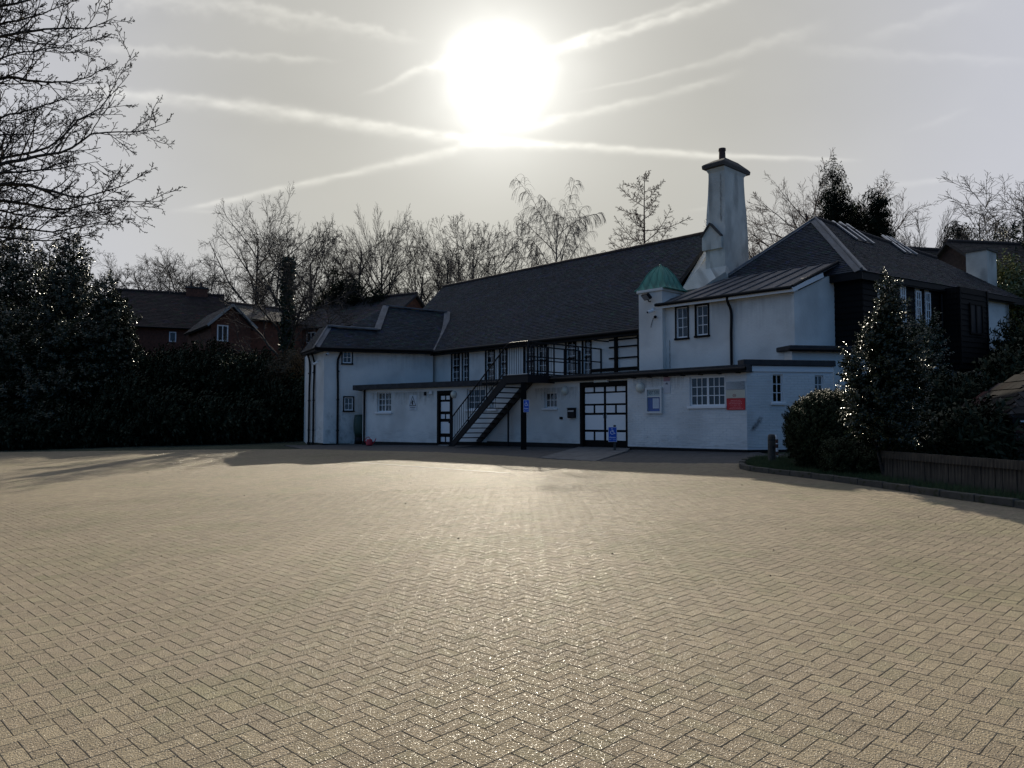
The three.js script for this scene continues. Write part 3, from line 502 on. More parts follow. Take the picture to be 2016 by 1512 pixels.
// two-storey wing behind the annex
const wWing = new Wall(pt(1.02, -2.1), B_wing), wEnd = new Wall(B_wing, B_end), wUp = new Wall(B_end, B_C), wR = new Wall(B_C, B_far);
{
  const a = wWing.rect(1332, 605, 1354, 665), b = wWing.rect(1371, 601, 1394, 660);
  makeWall(HALL, wWing, [[0, BASE], [wWing.len, BASE], [wWing.len, 5.62], [0, 5.62]], [a, b]);
  for (const h of [a, b]) makeWindow(HALL, wWing, h, { cols: 2, rows: 3, black: true, fw: 0.045, rec: 0.03, sill: true });
  makeWall(HALL, wEnd, [[0, BASE], [wEnd.len, BASE], [wEnd.len, 6.3], [0.15, 5.55], [0, 5.5]]);
  makeWall(HALL, wUp, [[0, BASE], [wUp.len, BASE], [wUp.len, 6.25], [0, 6.25]]);
  for (let i = 0; i < 15; i++) part(HALL, 'board', lapBoard(wUp, 0, wUp.len + 0.02, 3.55 + i * 0.18, 0), M.blackwood);
}
// right-hand face: black weatherboards above, white wall below, windows, box bay on brackets
{
  const ws = [[1729, 560, 1741, 628], [1773, 563, 1783, 634], [1803, 573, 1813.5, 637], [1822, 576, 1832, 646]].map((q) => wR.rect(...q, 0.04)), low = [[1662, 738, 1672, 765], [1803, 733, 1832, 760]].map((q) => wR.rect(...q));
  makeWall(HALL, wR, [[0, BASE], [wR.len, BASE], [wR.len, 6.2], [0, 6.2]], [low[1], ...ws]);
  for (const h of ws) makeWindow(HALL, wR, h, { cols: 2, rows: 4, fw: 0.05, rec: -0.06, sill: false, bar: 0.03 });
  makeWindow(HALL, wR, low[1], { cols: 4, rows: 2, mull: 0.06 });
  const bay = wR.uh(1853, 640)[0];
  for (let i = 0; i < 15; i++) {
    const y = 3.55 + i * 0.18, cuts = ws.filter((h) => y + 0.18 > h[2] && y < h[3]).sort((p, q) => p[0] - q[0]); let x = 0;
    for (const h of [...cuts, [bay + 0.3, bay + 0.3]]) { if (h[0] - x > 0.05) part(HALL, 'board', lapBoard(wR, x, h[0] - 0.01, y, 0), M.blackwood); x = h[1] + 0.01; }
  }
  // box bay
  const b0 = bay, b1 = wR.uh(1943, 640, 0.62)[0];
  const bx = part(HALL, 'box_bay', metric(wR.put(box(b0, b1, 3.55, 6.1, 0.0, 0.62))), M.blackwood);
  for (let i = 0; i < 14; i++) part(bx, 'board', lapBoard(wR, b0 - 0.02, b1 + 0.02, 3.56 + i * 0.18, 0.62), M.blackwood);
  for (let i = 0; i < 14; i++) { const q = 3.56 + i * 0.18; part(bx, 'board', prism([wR.P(b0, q, 0.02), wR.P(b0, q, 0.64), wR.P(b0, q + 0.18, 0.64), wR.P(b0, q + 0.18, 0.02)].map((p, k) => p.addScaledVector(wR.u, k < 2 ? -0.034 : -0.012)), wR.u.clone().multiplyScalar(0.01)), M.blackwood); }
  part(bx, 'corner_post', metric(wR.put(rbox(b0 - 0.05, b0 + 0.03, 3.5, 6.1, 0.6, 0.67, 0.01))), M.blackwood); part(bx, 'corner_post', metric(wR.put(rbox(b1 - 0.03, b1 + 0.05, 3.5, 6.1, 0.6, 0.67, 0.01))), M.blackwood);
  { const wc = (b0 + b1) / 2 + 0.1, fr = part(bx, 'window', metric(wR.put(merge(frameGeo(wc - 0.42, wc + 0.42, 4.55, 5.6, 0.05, 0.64, 0.69)))), M.blackwood); for (const k of [-0.2, 0.2]) part(fr, 'pane', wR.put(box(wc + k - 0.17, wc + k + 0.17, 4.6, 5.55, 0.655, 0.662)), M.metal); part(fr, 'mullion', wR.put(box(wc - 0.03, wc + 0.03, 4.6, 5.55, 0.645, 0.685)), M.blackwood); }
  part(bx, 'sill_beam', metric(wR.put(rbox(b0 + 0.1, b1 - 0.1, 3.36, 3.548, 0.0, 0.55, 0.02))), M.blackwood);
  for (const x of [b0 + 0.5, b1 - 0.4]) part(bx, 'bracket', wR.put(tube([V(x, 2.6, 0.05), V(x, 2.95, 0.14), V(x, 3.2, 0.32), V(x, 3.36, 0.5)], 0.08, 8)), M.blackwood);
  part(HALL, 'downpipe', wR.put(rod(V(bay - 0.12, 0.6, 0.1), V(bay - 0.12, 5.9, 0.1), 0.045)), M.black);
  // the far back of the block
  const bk = B_far.clone().addScaledVector(wR.n, -5.6), lf = pt(1.02, -4.1);
  rectWall(HALL, B_far, bk, BASE, 6.2); rectWall(HALL, bk, pt(1.5, -9.6), BASE, 6.2); rectWall(HALL, pt(1.02, -9.6), lf, BASE, 6.2);
  // low roof between the annex and the wing
  const q0 = atDepth(1553, 690, 22.9), q1 = atDepth(1700, 690, 23.25), wl = new Wall(V(q0.x, 0, q0.z), V(q1.x, 0, q1.z));
  makeWall(HALL, wl, [[0.1, BASE], [wl.len, BASE], [wl.len, 3.72], [0.1, 3.72]], [], M.render, 0.5);
  part(HALL, 'roof', metric(wl.put(rbox(-0.05, wl.len + 0.1, 3.72, 3.87, -0.75, 0.16, 0.03))), M.felt);
  part(HALL, 'gutter', wl.put(rod(V(-0.1, 3.73, 0.2), V(wl.len, 3.73, 0.2), 0.05)), M.black);
}
// left block
const wL = new Wall(L_a, L_b), wLe = new Wall(L_e, L_a);
{
  const a = wL.rect(674.5, 688, 692.5, 715), b = wL.rect(677.5, 782, 695, 808);
  a[3] = Math.min(a[3], 4.82);
  makeWall(HALL, wL, [[0, BASE], [wL.len, BASE], [wL.len, 5.0], [0, 5.0]], [a, b]);
  for (const h of [a, b]) makeWindow(HALL, wL, h, { cols: 2, rows: 2, black: true, fw: 0.05, rec: 0.02 });
  makeWall(HALL, wLe, [[0, BASE], [wLe.len, BASE], [wLe.len, 5.0], [0, 5.0]]);
  plinth(wLe, 0, wLe.len, 0.62); plinth(wL, 0, 1.2, 0.6);
  const bl = wLe.P(0, 0, 0).addScaledVector(wL.n, -3.6); rectWall(HALL, bl, L_e, BASE, 5.0); rectWall(HALL, pt(-16.4, -6), bl, BASE, 5.0);
  const pipe = (px, w, o = 0.08) => { const u = w.uh(px, 800, o)[0]; return [V(u + 0.12, 4.82, o + 0.16), V(u + 0.1, 4.7, o + 0.1), V(u, 4.5, o), V(u, 3, o), V(u, 0.5, o)]; };
  for (const [px, w] of [[665, wL], [617, wLe], [608.5, wLe]]) { const p = pipe(px, w), d = part(HALL, 'downpipe', w.put(tube(p, 0.05, 8)), M.black), cl = []; for (const y of [1.2, 2.6, 3.9]) cl.push(new THREE.CylinderGeometry(0.066, 0.066, 0.06, 8).translate(p[2].x, y, p[2].z)); part(d, 'clips', w.put(merge(cl)), M.black); }
  const u = wLeft.uh(717, 800, 0.07)[0]; part(HALL, 'downpipe', wLeft.put(rod(V(u, 0.5, 0.07), V(u, 3.02, 0.07), 0.045)), M.black);
  const w2 = wWing.uh(1439, 650, 0.08)[0], w1 = wWing.uh(1432, 590, 0.2)[0]; part(HALL, 'downpipe', wWing.put(tube([V(w1, 5.62, 0.22), V(w1, 5.45, 0.2), V(w2, 5.2, 0.07), V(w2, 4.4, 0.07), V(w2, 3.22, 0.07)], 0.045, 8)), M.black);
}
// ---------------- roofs
// a planar roof slope: a deck and courses of single tiles; pts[0] -> pts[1] is the eave
function slope(parent, pts, o = {}) {
  const { gauge = 0.105, width = 0.17, seed = 1, tone = [0.043, 0.057, 0.074], name = 'roof', thick = 0.14 } = o, r = rng(seed);
  const e1 = pts[1].clone().sub(pts[0]).normalize(), apex = pts[2]; let nrm = e1.clone().cross(apex.clone().sub(pts[0])).normalize(); if (nrm.y < 0) nrm.negate();
  const e2 = nrm.clone().cross(e1).normalize(); if (e2.y < 0) e2.negate();
  const f = pts.map((p) => [p.clone().sub(pts[0]).dot(e1), p.clone().sub(pts[0]).dot(e2)]);
  const deck = part(parent, name, prism(pts, nrm.clone().multiplyScalar(-thick)), M.deck);
  const vmax = Math.max(...f.map((q) => q[1])), P = [], C = [], UV = [];
  const X = (u, v, w) => pts[0].clone().addScaledVector(e1, u).addScaledVector(e2, v).addScaledVector(nrm, w);
  const quad = (a, b, c, d, col) => { for (const q of [a, b, c, a, c, d]) { P.push(q.x, q.y, q.z); C.push(...col); UV.push(q.x + q.z * 0.7, q.y * 1.4); } };
  for (let j = 0; j * gauge < vmax; j++) {
    const v0 = j * gauge, vm = v0 + gauge * 0.5, xs = [];
    for (let i = 0; i < f.length; i++) { const [a, b] = [f[i], f[(i + 1) % f.length]]; if ((a[1] > vm) !== (b[1] > vm)) xs.push(a[0] + (b[0] - a[0]) * (vm - a[1]) / (b[1] - a[1])); }
    xs.sort((a, b) => a - b);
    const sag = (u) => 0.022 * (fbm(u * 0.5 + seed * 3, v0 * 0.7, 3) - 0.5);
    for (let k = 0; k + 1 < xs.length; k += 2) for (let u = xs[k] - ((j * 0.5) % 1) * width - r() * 0.02; u < xs[k + 1]; u += width) {
      const a = Math.max(xs[k], u + 0.003), b = Math.min(xs[k + 1], u + width - 0.003); if (b - a < 0.02) continue;
      const t = fbm(u * 0.8 + seed, v0 * 0.8, 3), w = 0.62 + 0.5 * r() + 0.5 * (t - 0.5), col = tone.map((q, n) => q * w * (r() < 0.06 ? 1.5 : 1) * (n === 0 && r() < 0.15 ? 1.2 : 1)), up = sag(u) + 0.002 * r(), lo = 0.018 + 0.007 * r(), dv = (r() - 0.5) * 0.012;
      const A = X(a, v0 - 0.012 + dv, lo + up), B = X(b, v0 - 0.012 + dv, lo + up + (r() - 0.5) * 0.004), D = X(a, v0 + gauge, 0.006 + up), E = X(b, v0 + gauge, 0.006 + up);
      quad(A, B, E, D, col); quad(X(a, v0 - 0.012 + dv, -0.004), X(b, v0 - 0.012 + dv, -0.004), B, A, col); 
      quad(X(a, v0 + gauge, -0.004), X(a, v0 - 0.012 + dv, -0.004), A, D, col);
    }
  }
  const g = new THREE.BufferGeometry(); g.setAttribute('position', new THREE.Float32BufferAttribute(P, 3)); g.setAttribute('uv', new THREE.Float32BufferAttribute(UV, 2)); g.setAttribute('color', new THREE.Float32BufferAttribute(C, 3)); g.computeVertexNormals();
  part(deck, 'tile_courses', g, o.mat ?? M.tile, 'stuff');
  return { deck, nrm, hit(px, py, w = 0) { const d = ray(px, py), q = pts[0].clone().addScaledVector(nrm, w), t = q.clone().sub(V(0, EYE, 0)).dot(nrm) / d.dot(nrm); return V(d.x * t, EYE + d.y * t, d.z * t); } };
}
function ridge(parent, a, b, m = M.lead, r = 0.09) { const n = Math.max(2, Math.round(a.distanceTo(b) / 0.33)), list = [], rr = rng(Math.floor(a.x * 100)); for (let i = 0; i < n; i++) { const p = a.clone().lerp(b, i / n), q = a.clone().lerp(b, (i + 1) / n - 0.012 / a.distanceTo(b)), dy = (rr() - 0.5) * 0.012; p.y += dy + 0.0; q.y += dy; list.push(rod(p, q, r, 9)); } part(parent, 'ridge_tiles', merge(list), m, 'stuff'); }
function hipFlash(parent, a, b, n1, n2, w = 0.2) { // a dressed lead strip over a hip
  const d = b.clone().sub(a).normalize(), s1 = d.clone().cross(n1).normalize(), s2 = d.clone().cross(n2).normalize(); if (s1.dot(n2) > 0) s1.negate(); if (s2.dot(n1) > 0) s2.negate();
  const L1 = n1.clone().multiplyScalar(0.045), L2 = n2.clone().multiplyScalar(0.045);
  part(parent, 'hip_flashing', merge([prism([a.clone().add(L1), b.clone().add(L1), b.clone().addScaledVector(s1, w).add(L1), a.clone().addScaledVector(s1, w).add(L1)], n1.clone().multiplyScalar(-0.02)), prism([a.clone().add(L2), b.clone().add(L2), b.clone().addScaledVector(s2, w).add(L2), a.clone().addScaledVector(s2, w).add(L2)], n2.clone().multiplyScalar(-0.02)), metric(rod(a.clone().add(V(0, 0.05, 0)), b.clone().add(V(0, 0.05, 0)), 0.045, 8))]), M.lead);
}
{
  // main roof
  const e = 4.93, rh = 9.10, rn = -6.5;
  const E0 = pt(-16.9, -2.22, e), E1 = pt(0.06, -2.22, e), R1 = pt(0.30, rn, rh), Rr0 = pt(-16.9, rn, rh);
  const front = slope(HALL, [E0, E1, R1, Rr0], { seed: 11 });
  part(HALL, 'roof', prism([pt(0.3, -10.9, e), pt(-16.9, -10.9, e), Rr0.clone(), R1.clone()], V(0, -0.15, 0)), M.deck);
  part(HALL, 'wall', prism([pt(-16.6, -2.7, 4.9), pt(-16.6, rn, rh - 0.2), pt(-16.6, -10.5, 4.9)], U.clone().multiplyScalar(-0.2)), M.render);
  part(HALL, 'wall', prism([pt(0.06, -2.7, 4.6), pt(0.25, rn, rh - 0.05), pt(0.25, -10.8, 4.6)], U.clone().multiplyScalar(0.25)), M.render);
  ridge(front.deck, Rr0, R1, M.tile2 ?? M.roofclay);
  part(HALL, 'fascia', metric(bar(pt(-13.0, -2.30, e - 0.10), pt(0.0, -2.30, e - 0.10), 0.05, 0.2)), M.black);
  part(HALL, 'gutter', rod(pt(-13.0, -2.18, e - 0.05), pt(0.0, -2.18, e - 0.05), 0.06), M.black);
  part(HALL, 'soffit', prism([pt(-13, -2.32, e - 0.17), pt(0, -2.32, e - 0.17), pt(0, -2.6, e - 0.17), pt(-13, -2.6, e - 0.17)], V(0, -0.02, 0)), M.black);
  // raking white shoulder at the right end of the main roof
  const sh = [[1413, 484], [1434, 484], [1428, 535], [1402, 552], [1383, 566], [1340, 573], [1352, 556]].map(([x, y]) => front.hit(x, y, 0.10));
  part(HALL, 'chimney_shoulder', prism(sh, front.nrm.clone().multiplyScalar(-0.7)), M.chimney);
  // left block roof
  const ov = 0.32, he = 4.95, Ea = wL.P(-0.42, he, ov), Eb = wL.P(wL.len + 0.25, he, ov), back = wL.n.clone().negate();
  const up = Ea.clone().addScaledVector(back, 1).add(V(0, 0.95, 0)); // pitch
  const nL = wL.u.clone().cross(up.clone().sub(Ea)).normalize(); if (nL.y < 0) nL.negate();
  const hitL = (px, py) => { const d = ray(px, py), t = Ea.clone().sub(V(0, EYE, 0)).dot(nL) / d.dot(nL); return V(d.x * t, EYE + d.y * t, d.z * t); };
  const R_0 = hitL(645, 644), R_1 = hitL(743, 651), R_2 = hitL(760, 604), R_3 = hitL(880, 616), Ee = hitL(858, 691);
  const fl = slope(HALL, [Ea, Ee, R_3, R_2, R_1, R_0], { seed: 21, tone: [0.042, 0.057, 0.070] });
  const El = wLe.P(-0.2, he, 0.3), lh = R_0.clone().addScaledVector(back, 2.2);
  const s2 = slope(HALL, [El, Ea.clone(), R_0.clone(), lh], { seed: 22, tone: [0.042, 0.057, 0.070] });
  hipFlash(HALL, Ea.clone().lerp(R_0, 0.02), R_0, nL, s2.nrm, 0.2);
  const b1 = R_1.clone().addScaledVector(back, 1.3), b0 = R_0.clone().addScaledVector(back, 0.6);
  part(HALL, 'ridge_flashing', merge([metric(bar(R_0.clone().add(V(0, 0.04, 0)), R_1.clone().add(V(0, 0.04, 0)), 0.3, 0.05)), metric(bar(R_1.clone().add(V(0, 0.05, 0)), R_2.clone().add(V(0, 0.05, 0)), 0.32, 0.05)), metric(rod(R_0.clone().add(V(0, 0.08, 0)), R_1.clone().add(V(0, 0.08, 0)), 0.04, 6))]), M.lead);
  const R2b = R_2.clone().addScaledVector(back, 2.0), left2 = R_1.clone().addScaledVector(wL.u, -1.5).addScaledVector(back, 1.2); left2.y = R_1.y + 0.1;
  const s3 = slope(HALL, [left2, R_1.clone().addScaledVector(back, 0.02), R_2.clone()], { seed: 23, tone: [0.042, 0.057, 0.070] });
  part(HALL, 'roof', prism([R_0, R_1, R_1.clone().addScaledVector(back, 3.4).add(V(0, -0.9, 0)), R_0.clone().addScaledVector(back, 3.4).add(V(0, -0.9, 0))].map((p) => p.clone().add(V(0, -0.03, 0))), V(0, -0.12, 0)), M.deck);
  part(HALL, 'roof', prism([R_2, R_3, R_3.clone().addScaledVector(back, 3).add(V(0, -2.2, 0)), R_2.clone().addScaledVector(back, 3).add(V(0, -2.2, 0))].map((p) => p.clone().add(V(0, -0.03, 0))), V(0, -0.12, 0)), M.deck);
  part(HALL, 'ridge_flashing', metric(bar(R_2.clone().add(V(0, 0.05, 0)), R_3.clone().add(V(0, 0.05, 0)), 0.2, 0.05)), M.lead);
  const rb = wL.u.clone().cross(V(0, 1, 0)); part(HALL, 'hip_flashing', (() => { const pts = []; for (let i = 0; i <= 8; i++) { const t = i / 8, p = Ee.clone().lerp(R_3, t); p.addScaledVector(wL.u, 0.18 * Math.sin(t * Math.PI) * 0.8).addScaledVector(nL, 0.05); pts.push(p); } const list = []; for (let i = 0; i < 8; i++) list.push(metric(bar(pts[i], pts[i + 1].clone().lerp(pts[i], -0.04), 0.3, 0.04))); return merge(list); })(), M.lead);
  void rb; void R2b; void s3; void b1; void b0;
  const down = R_3.clone().addScaledVector(wL.u, 0.5).add(V(0, -2.6, 0)); part(HALL, 'roof', prism([Ee.clone(), down, R_3.clone()], back.clone().multiplyScalar(1.6)), M.deck);
  for (const [a, b] of [[wL.P(-0.35, he - 0.06, ov - 0.03), wL.P(wL.len + 0.2, he - 0.06, ov - 0.03)], [wLe.P(-0.1, he - 0.06, 0.27), wL.P(-0.38, he - 0.06, ov - 0.03)]]) { part(HALL, 'fascia', metric(bar(a, b, 0.05, 0.18)), M.black); part(HALL, 'gutter', rod(a.clone().add(V(0, 0.03, 0)).addScaledVector(wL.n, 0.06), b.clone().add(V(0, 0.03, 0)).addScaledVector(wL.n, 0.06), 0.055), M.black); }
  part(HALL, 'soffit', prism([wL.P(-0.4, he - 0.14, ov), wL.P(wL.len, he - 0.14, ov), wL.P(wL.len, he - 0.14, 0), wL.P(0, he - 0.14, 0), wLe.P(0, he - 0.14, 0), wLe.P(0, he - 0.14, 0.28)], V(0, -0.02, 0)), M.black);

  // hipped roof of the right-hand block
  const hc = 6.2, C = B_C.clone().addScaledVector(U, 0.12).addScaledVector(N, 0.28).setY(hc), Lp = C.clone().addScaledVector(U, -5.6), A = atDepth(1605, 431, 27.1);
  const f1 = slope(HALL, [Lp, C, A], { seed: 31 });
  const D = C.clone().addScaledVector(dir57, 10.2), Bq = (() => { const e = D.clone().sub(C), nn = e.cross(A.clone().sub(C)).normalize(), d = ray(1842, 509), t = C.clone().sub(V(0, EYE, 0)).dot(nn) / d.dot(nn); return V(d.x * t, EYE + d.y * t, d.z * t); })();
  console.log('ridge end', Bq.x, Bq.y, Bq.z, 'apex', A.y);
  const f2 = slope(HALL, [C.clone(), D, Bq, A.clone()], { seed: 32, tone: [0.047, 0.055, 0.066] });
  hipFlash(HALL, C.clone().lerp(A, 0.01), A, f1.nrm, f2.nrm, 0.2);
  hipFlash(HALL, A, Lp, f1.nrm, V(-0.6, 0.7, 0.1).normalize(), 0.1);
  ridge(HALL, A, Bq, M.roofclay, 0.1);
  const Lb = Lp.clone().addScaledVector(N, -6.5);
  part(HALL, 'roof', prism([A.clone(), Bq.clone(), Lb, Lp.clone()].map((p) => p.clone().add(V(0, -0.05, 0))), V(0, -0.12, 0)), M.deck);
  part(HALL, 'roof', prism([Bq.clone(), D.clone(), Lb.clone()].map((p) => p.clone().add(V(0, -0.05, 0))), V(0, -0.12, 0)), M.deck);
  part(HALL, 'fascia', metric(bar(C.clone().add(V(0, -0.13, 0)).addScaledVector(wR.n, -0.05), D.clone().add(V(0, -0.13, 0)), 0.06, 0.22)), M.black);
  part(HALL, 'fascia', metric(bar(wUp.P(-0.5, hc - 0.13, 0.2), wUp.P(wUp.len + 0.12, hc - 0.13, 0.26), 0.06, 0.22)), M.black);
  part(HALL, 'soffit', prism([wUp.P(-0.3, hc - 0.18, 0.24), wUp.P(wUp.len + 0.1, hc - 0.18, 0.24), wR.P(wR.len, hc - 0.18, 0.3), wR.P(wR.len, hc - 0.18, 0), wUp.P(wUp.len, hc - 0.18, 0), wUp.P(-0.3, hc - 0.18, 0)], V(0, -0.02, 0)), M.black);
  // rooflights on the right slope
  for (const set of [[[1639, 435, 1688, 471], [1653, 437, 1705, 475], [1667, 441, 1721, 479.5]], [[1737, 463, 1783, 497], [1745, 465, 1794, 499], [1753, 467, 1806, 500.5]]]) {
    const e = set.map(([a, b, c, d]) => [f2.hit(a, b, 0.07), f2.hit(c, d, 0.07)]);
    const rl = part(HALL, 'rooflight', prism([e[0][0], e[2][0], e[2][1], e[0][1]].map((p) => p.clone().addScaledVector(f2.nrm, -0.03)), f2.nrm.clone().multiplyScalar(-0.02)), M.metal);
    for (const [a, b] of e) part(rl, 'glazing_bar', metric(bar(a, b, 0.07, 0.05)), M.galv);
  }
  // lead-covered lean-to roof with rolls
  const l0 = wWing.P(-0.28, 5.66, 0.22), l1 = wWing.P(wWing.len + 0.06, 5.66, 0.22), t1 = f1.hit(1650, 517, 0.05), t0 = f1.hit(1424, 549, 0.05), lr = part(HALL, 'lead_roof', prism([l0, l1, t1], V(0, -0.07, 0)), M.leadroof);
  part(lr, 'lead_sheet', prism([l0.clone(), t1.clone(), t0], V(0, -0.07, 0)), M.leadroof);
  for (let i = 1; i < 8; i++) { const k = i / 8; part(lr, 'lead_roll', tube([l0.clone().lerp(l1, k).add(V(0, 0.015, 0)), l0.clone().lerp(l1, k).lerp(t0.clone().lerp(t1, k), 0.5).add(V(0, 0.02, 0)), t0.clone().lerp(t1, k).add(V(0, 0.02, 0))], 0.028, 6), M.leadroof); }
  part(HALL, 'fascia', metric(bar(wWing.P(-0.25, 5.56, 0.2), wWing.P(wWing.len + 0.05, 5.56, 0.2), 0.04, 0.12)), M.white);
  part(HALL, 'gutter', rod(wWing.P(-0.25, 5.63, 0.27), wWing.P(wWing.len + 0.05, 5.63, 0.27), 0.055), M.black);
  part(HALL, 'verge_board', metric(bar(l1.clone().add(V(0, -0.1, 0)), t1.clone().lerp(l1, 0.35).add(V(0, -0.14, 0)), 0.05, 0.14)), M.white);
  part(HALL, 'verge_roll', rod(l1.clone().add(V(0, 0.0, 0)), t1.clone().add(V(0, 0.02, 0)), 0.05), M.black);
  // main chimney: battered stack, spreading cap, pot
  const cu0 = 1.28, cu1 = 1.95, cn0 = -4.5, cn1 = -5.85;
  const ring = (g, h) => [[cu0 - g, cn0 + g * 1.1], [cu1 + g * 0.4, cn0 + g * 1.1], [cu1 + g * 0.4, cn1 - g * 2.2], [cu0 - g, cn1 - g * 2.2]].map(([u, n]) => pt(u, n, h));
  const lv = [[0.10, 5.2], [0.10, 7.2], [0.085, 8.3], [0.06, 9.2], [0.02, 9.9], [0.0, 10.5], [0.0, 10.72], [0.07, 10.86]], SP = [];
  for (let k = 0; k + 1 < lv.length; k++) { const a = ring(...lv[k]), b = ring(...lv[k + 1]); for (let i = 0; i < 4; i++) { const j = (i + 1) % 4; SP.push(a[i], a[j], b[j], a[i], b[j], b[i]); } }
  const sg = new THREE.BufferGeometry().setFromPoints(SP); sg.computeVertexNormals(); const ch = part(HALL, 'chimney', metric(sg), M.chimney);
  const capR = (g, h) => ring(g, h), CP = []; const cl = [[0.0, 10.84], [0.155, 10.88], [0.17, 11.0], [0.13, 11.05], [-0.14, 11.22]];
  for (let k = 0; k + 1 < cl.length; k++) { const a = capR(...cl[k]), b = capR(...cl[k + 1]); for (let i = 0; i < 4; i++) { const j = (i + 1) % 4; CP.push(a[i], a[j], b[j], a[i], b[j], b[i]); } }
  { const b = capR(...cl[cl.length - 1]); CP.push(b[0], b[1], b[2], b[0], b[2], b[3]); }
  const cg = new THREE.BufferGeometry().setFromPoints(CP); cg.computeVertexNormals(); part(ch, 'cap', metric(cg), M.stonecap);
  const pc = pt(1.5, -5.1); part(ch, 'pot', metric(new THREE.LatheGeometry([[0.14, 0], [0.13, 0.1], [0.115, 0.5], [0.135, 0.53], [0.135, 0.62], [0.10, 0.63], [0.095, 0.3]].map(([a, b]) => new THREE.Vector2(a, b)), 14).translate(pc.x, 11.14, pc.z)), M.terracotta);
  // small gabled shoulder against the stack
  const ga = pt(1.1, -4.3, 7.85), gb = pt(1.9, -4.3, 7.85), gc = pt(1.9, -4.3, 8.28), gd = pt(1.45, -4.3, 8.78), ge = pt(1.1, -4.3, 8.36);
  part(HALL, 'chimney_shoulder', prism([ga, gb, gc, gd, ge], N.clone().multiplyScalar(-1.2)), M.chimney);
  for (const [p, q] of [[ge, gd], [gd, gc]]) part(HALL, 'shoulder_tiles', prism([p, q, q.clone().addScaledVector(N, -1.3), p.clone().addScaledVector(N, -1.3)].map((v) => v.clone().addScaledVector(N, 0.08).add(V(0, 0.05, 0))), V(0, -0.07, 0)), M.stonecap);
  // second chimney at the far right
  const c2 = atDepth(1945, 560, 28.9), s2b = 0.42, rot = V(0.62, 0, 0.78).normalize(), rn2 = V(-rot.z, 0, rot.x), cor = (a, b, h) => V(c2.x + rot.x * a + rn2.x * b, h, c2.z + rot.z * a + rn2.z * b);
  const bp = [cor(0, 0, 5.4), cor(-0.74, 0, 5.4), cor(-0.74, -0.9, 5.4), cor(0, -0.9, 5.4)], hh = EYE + (HZ - 489) / F * 28.9;
  const ch2 = part(HALL, 'chimney', prism(bp, V(0, hh - 5.4, 0)), M.chimney);
  part(ch2, 'cap', prism([cor(0.05, 0.05, hh), cor(-0.79, 0.05, hh), cor(-0.79, -0.95, hh), cor(0.05, -0.95, hh)], V(0, 0.07, 0)), M.stonecap);
}

// rooms behind the windows: partitions and ceilings
{
  const inner = mat([0.30, 0.29, 0.27], 0.9);
  rectWall(HALL, wL.P(0.3, 0, -1.6), wL.P(wL.len - 0.3, 0, -1.6), BASE, 4.8, inner, 0.12); rectWall(HALL, wL.P(3.0, 0, -0.3), wL.P(3.05, 0, -1.6), BASE, 4.8, inner, 0.1);
  part(HALL, 'ceiling', prism([wL.P(-0.0, 4.84, -0.25), wL.P(wL.len, 4.84, -0.25), wL.P(wL.len, 4.84, -2.2), wL.P(0.2, 4.84, -2.2)], V(0, -0.06, 0)), inner);
  rectWall(HALL, pt(-13.2, -4.4), pt(0, -4.4), BASE, 4.8, inner, 0.12);
  part(HALL, 'ceiling', prism([pt(-16.3, -2.9, 4.84), pt(0, -2.9, 4.84), pt(0, -10.7, 4.84), pt(-16.3, -10.7, 4.84)], V(0, -0.06, 0)), inner);
  rectWall(HALL, pt(1.1, -4.0), pt(5.6, -4.0), BASE, 5.5, inner, 0.12);
  part(HALL, 'ceiling', prism([pt(1.1, -2.4, 5.45), pt(5.6, -2.4, 5.45), pt(5.6, -4.0, 5.45), pt(1.1, -4.0, 5.45)], V(0, -0.06, 0)), inner);
  part(HALL, 'ceiling', prism([wUp.P(0.05, 6.0, -0.3), wUp.P(wUp.len, 6.0, -0.3), wR.P(wR.len - 0.3, 6.0, -0.3), wR.P(wR.len - 0.3, 6.0, -5), pt(2, -9, 6.0)], V(0, -0.06, 0)), inner);
}

part(HALL, 'roof', metric(prism([pt(5.40, 0.02), A_side.clone().addScaledVector(wSide.n, -0.02), B_end.clone(), B_wing.clone(), pt(5.40, -2.3)].map((p) => V(p.x, 3.30, p.z)), V(0, -0.1, 0))), M.felt);

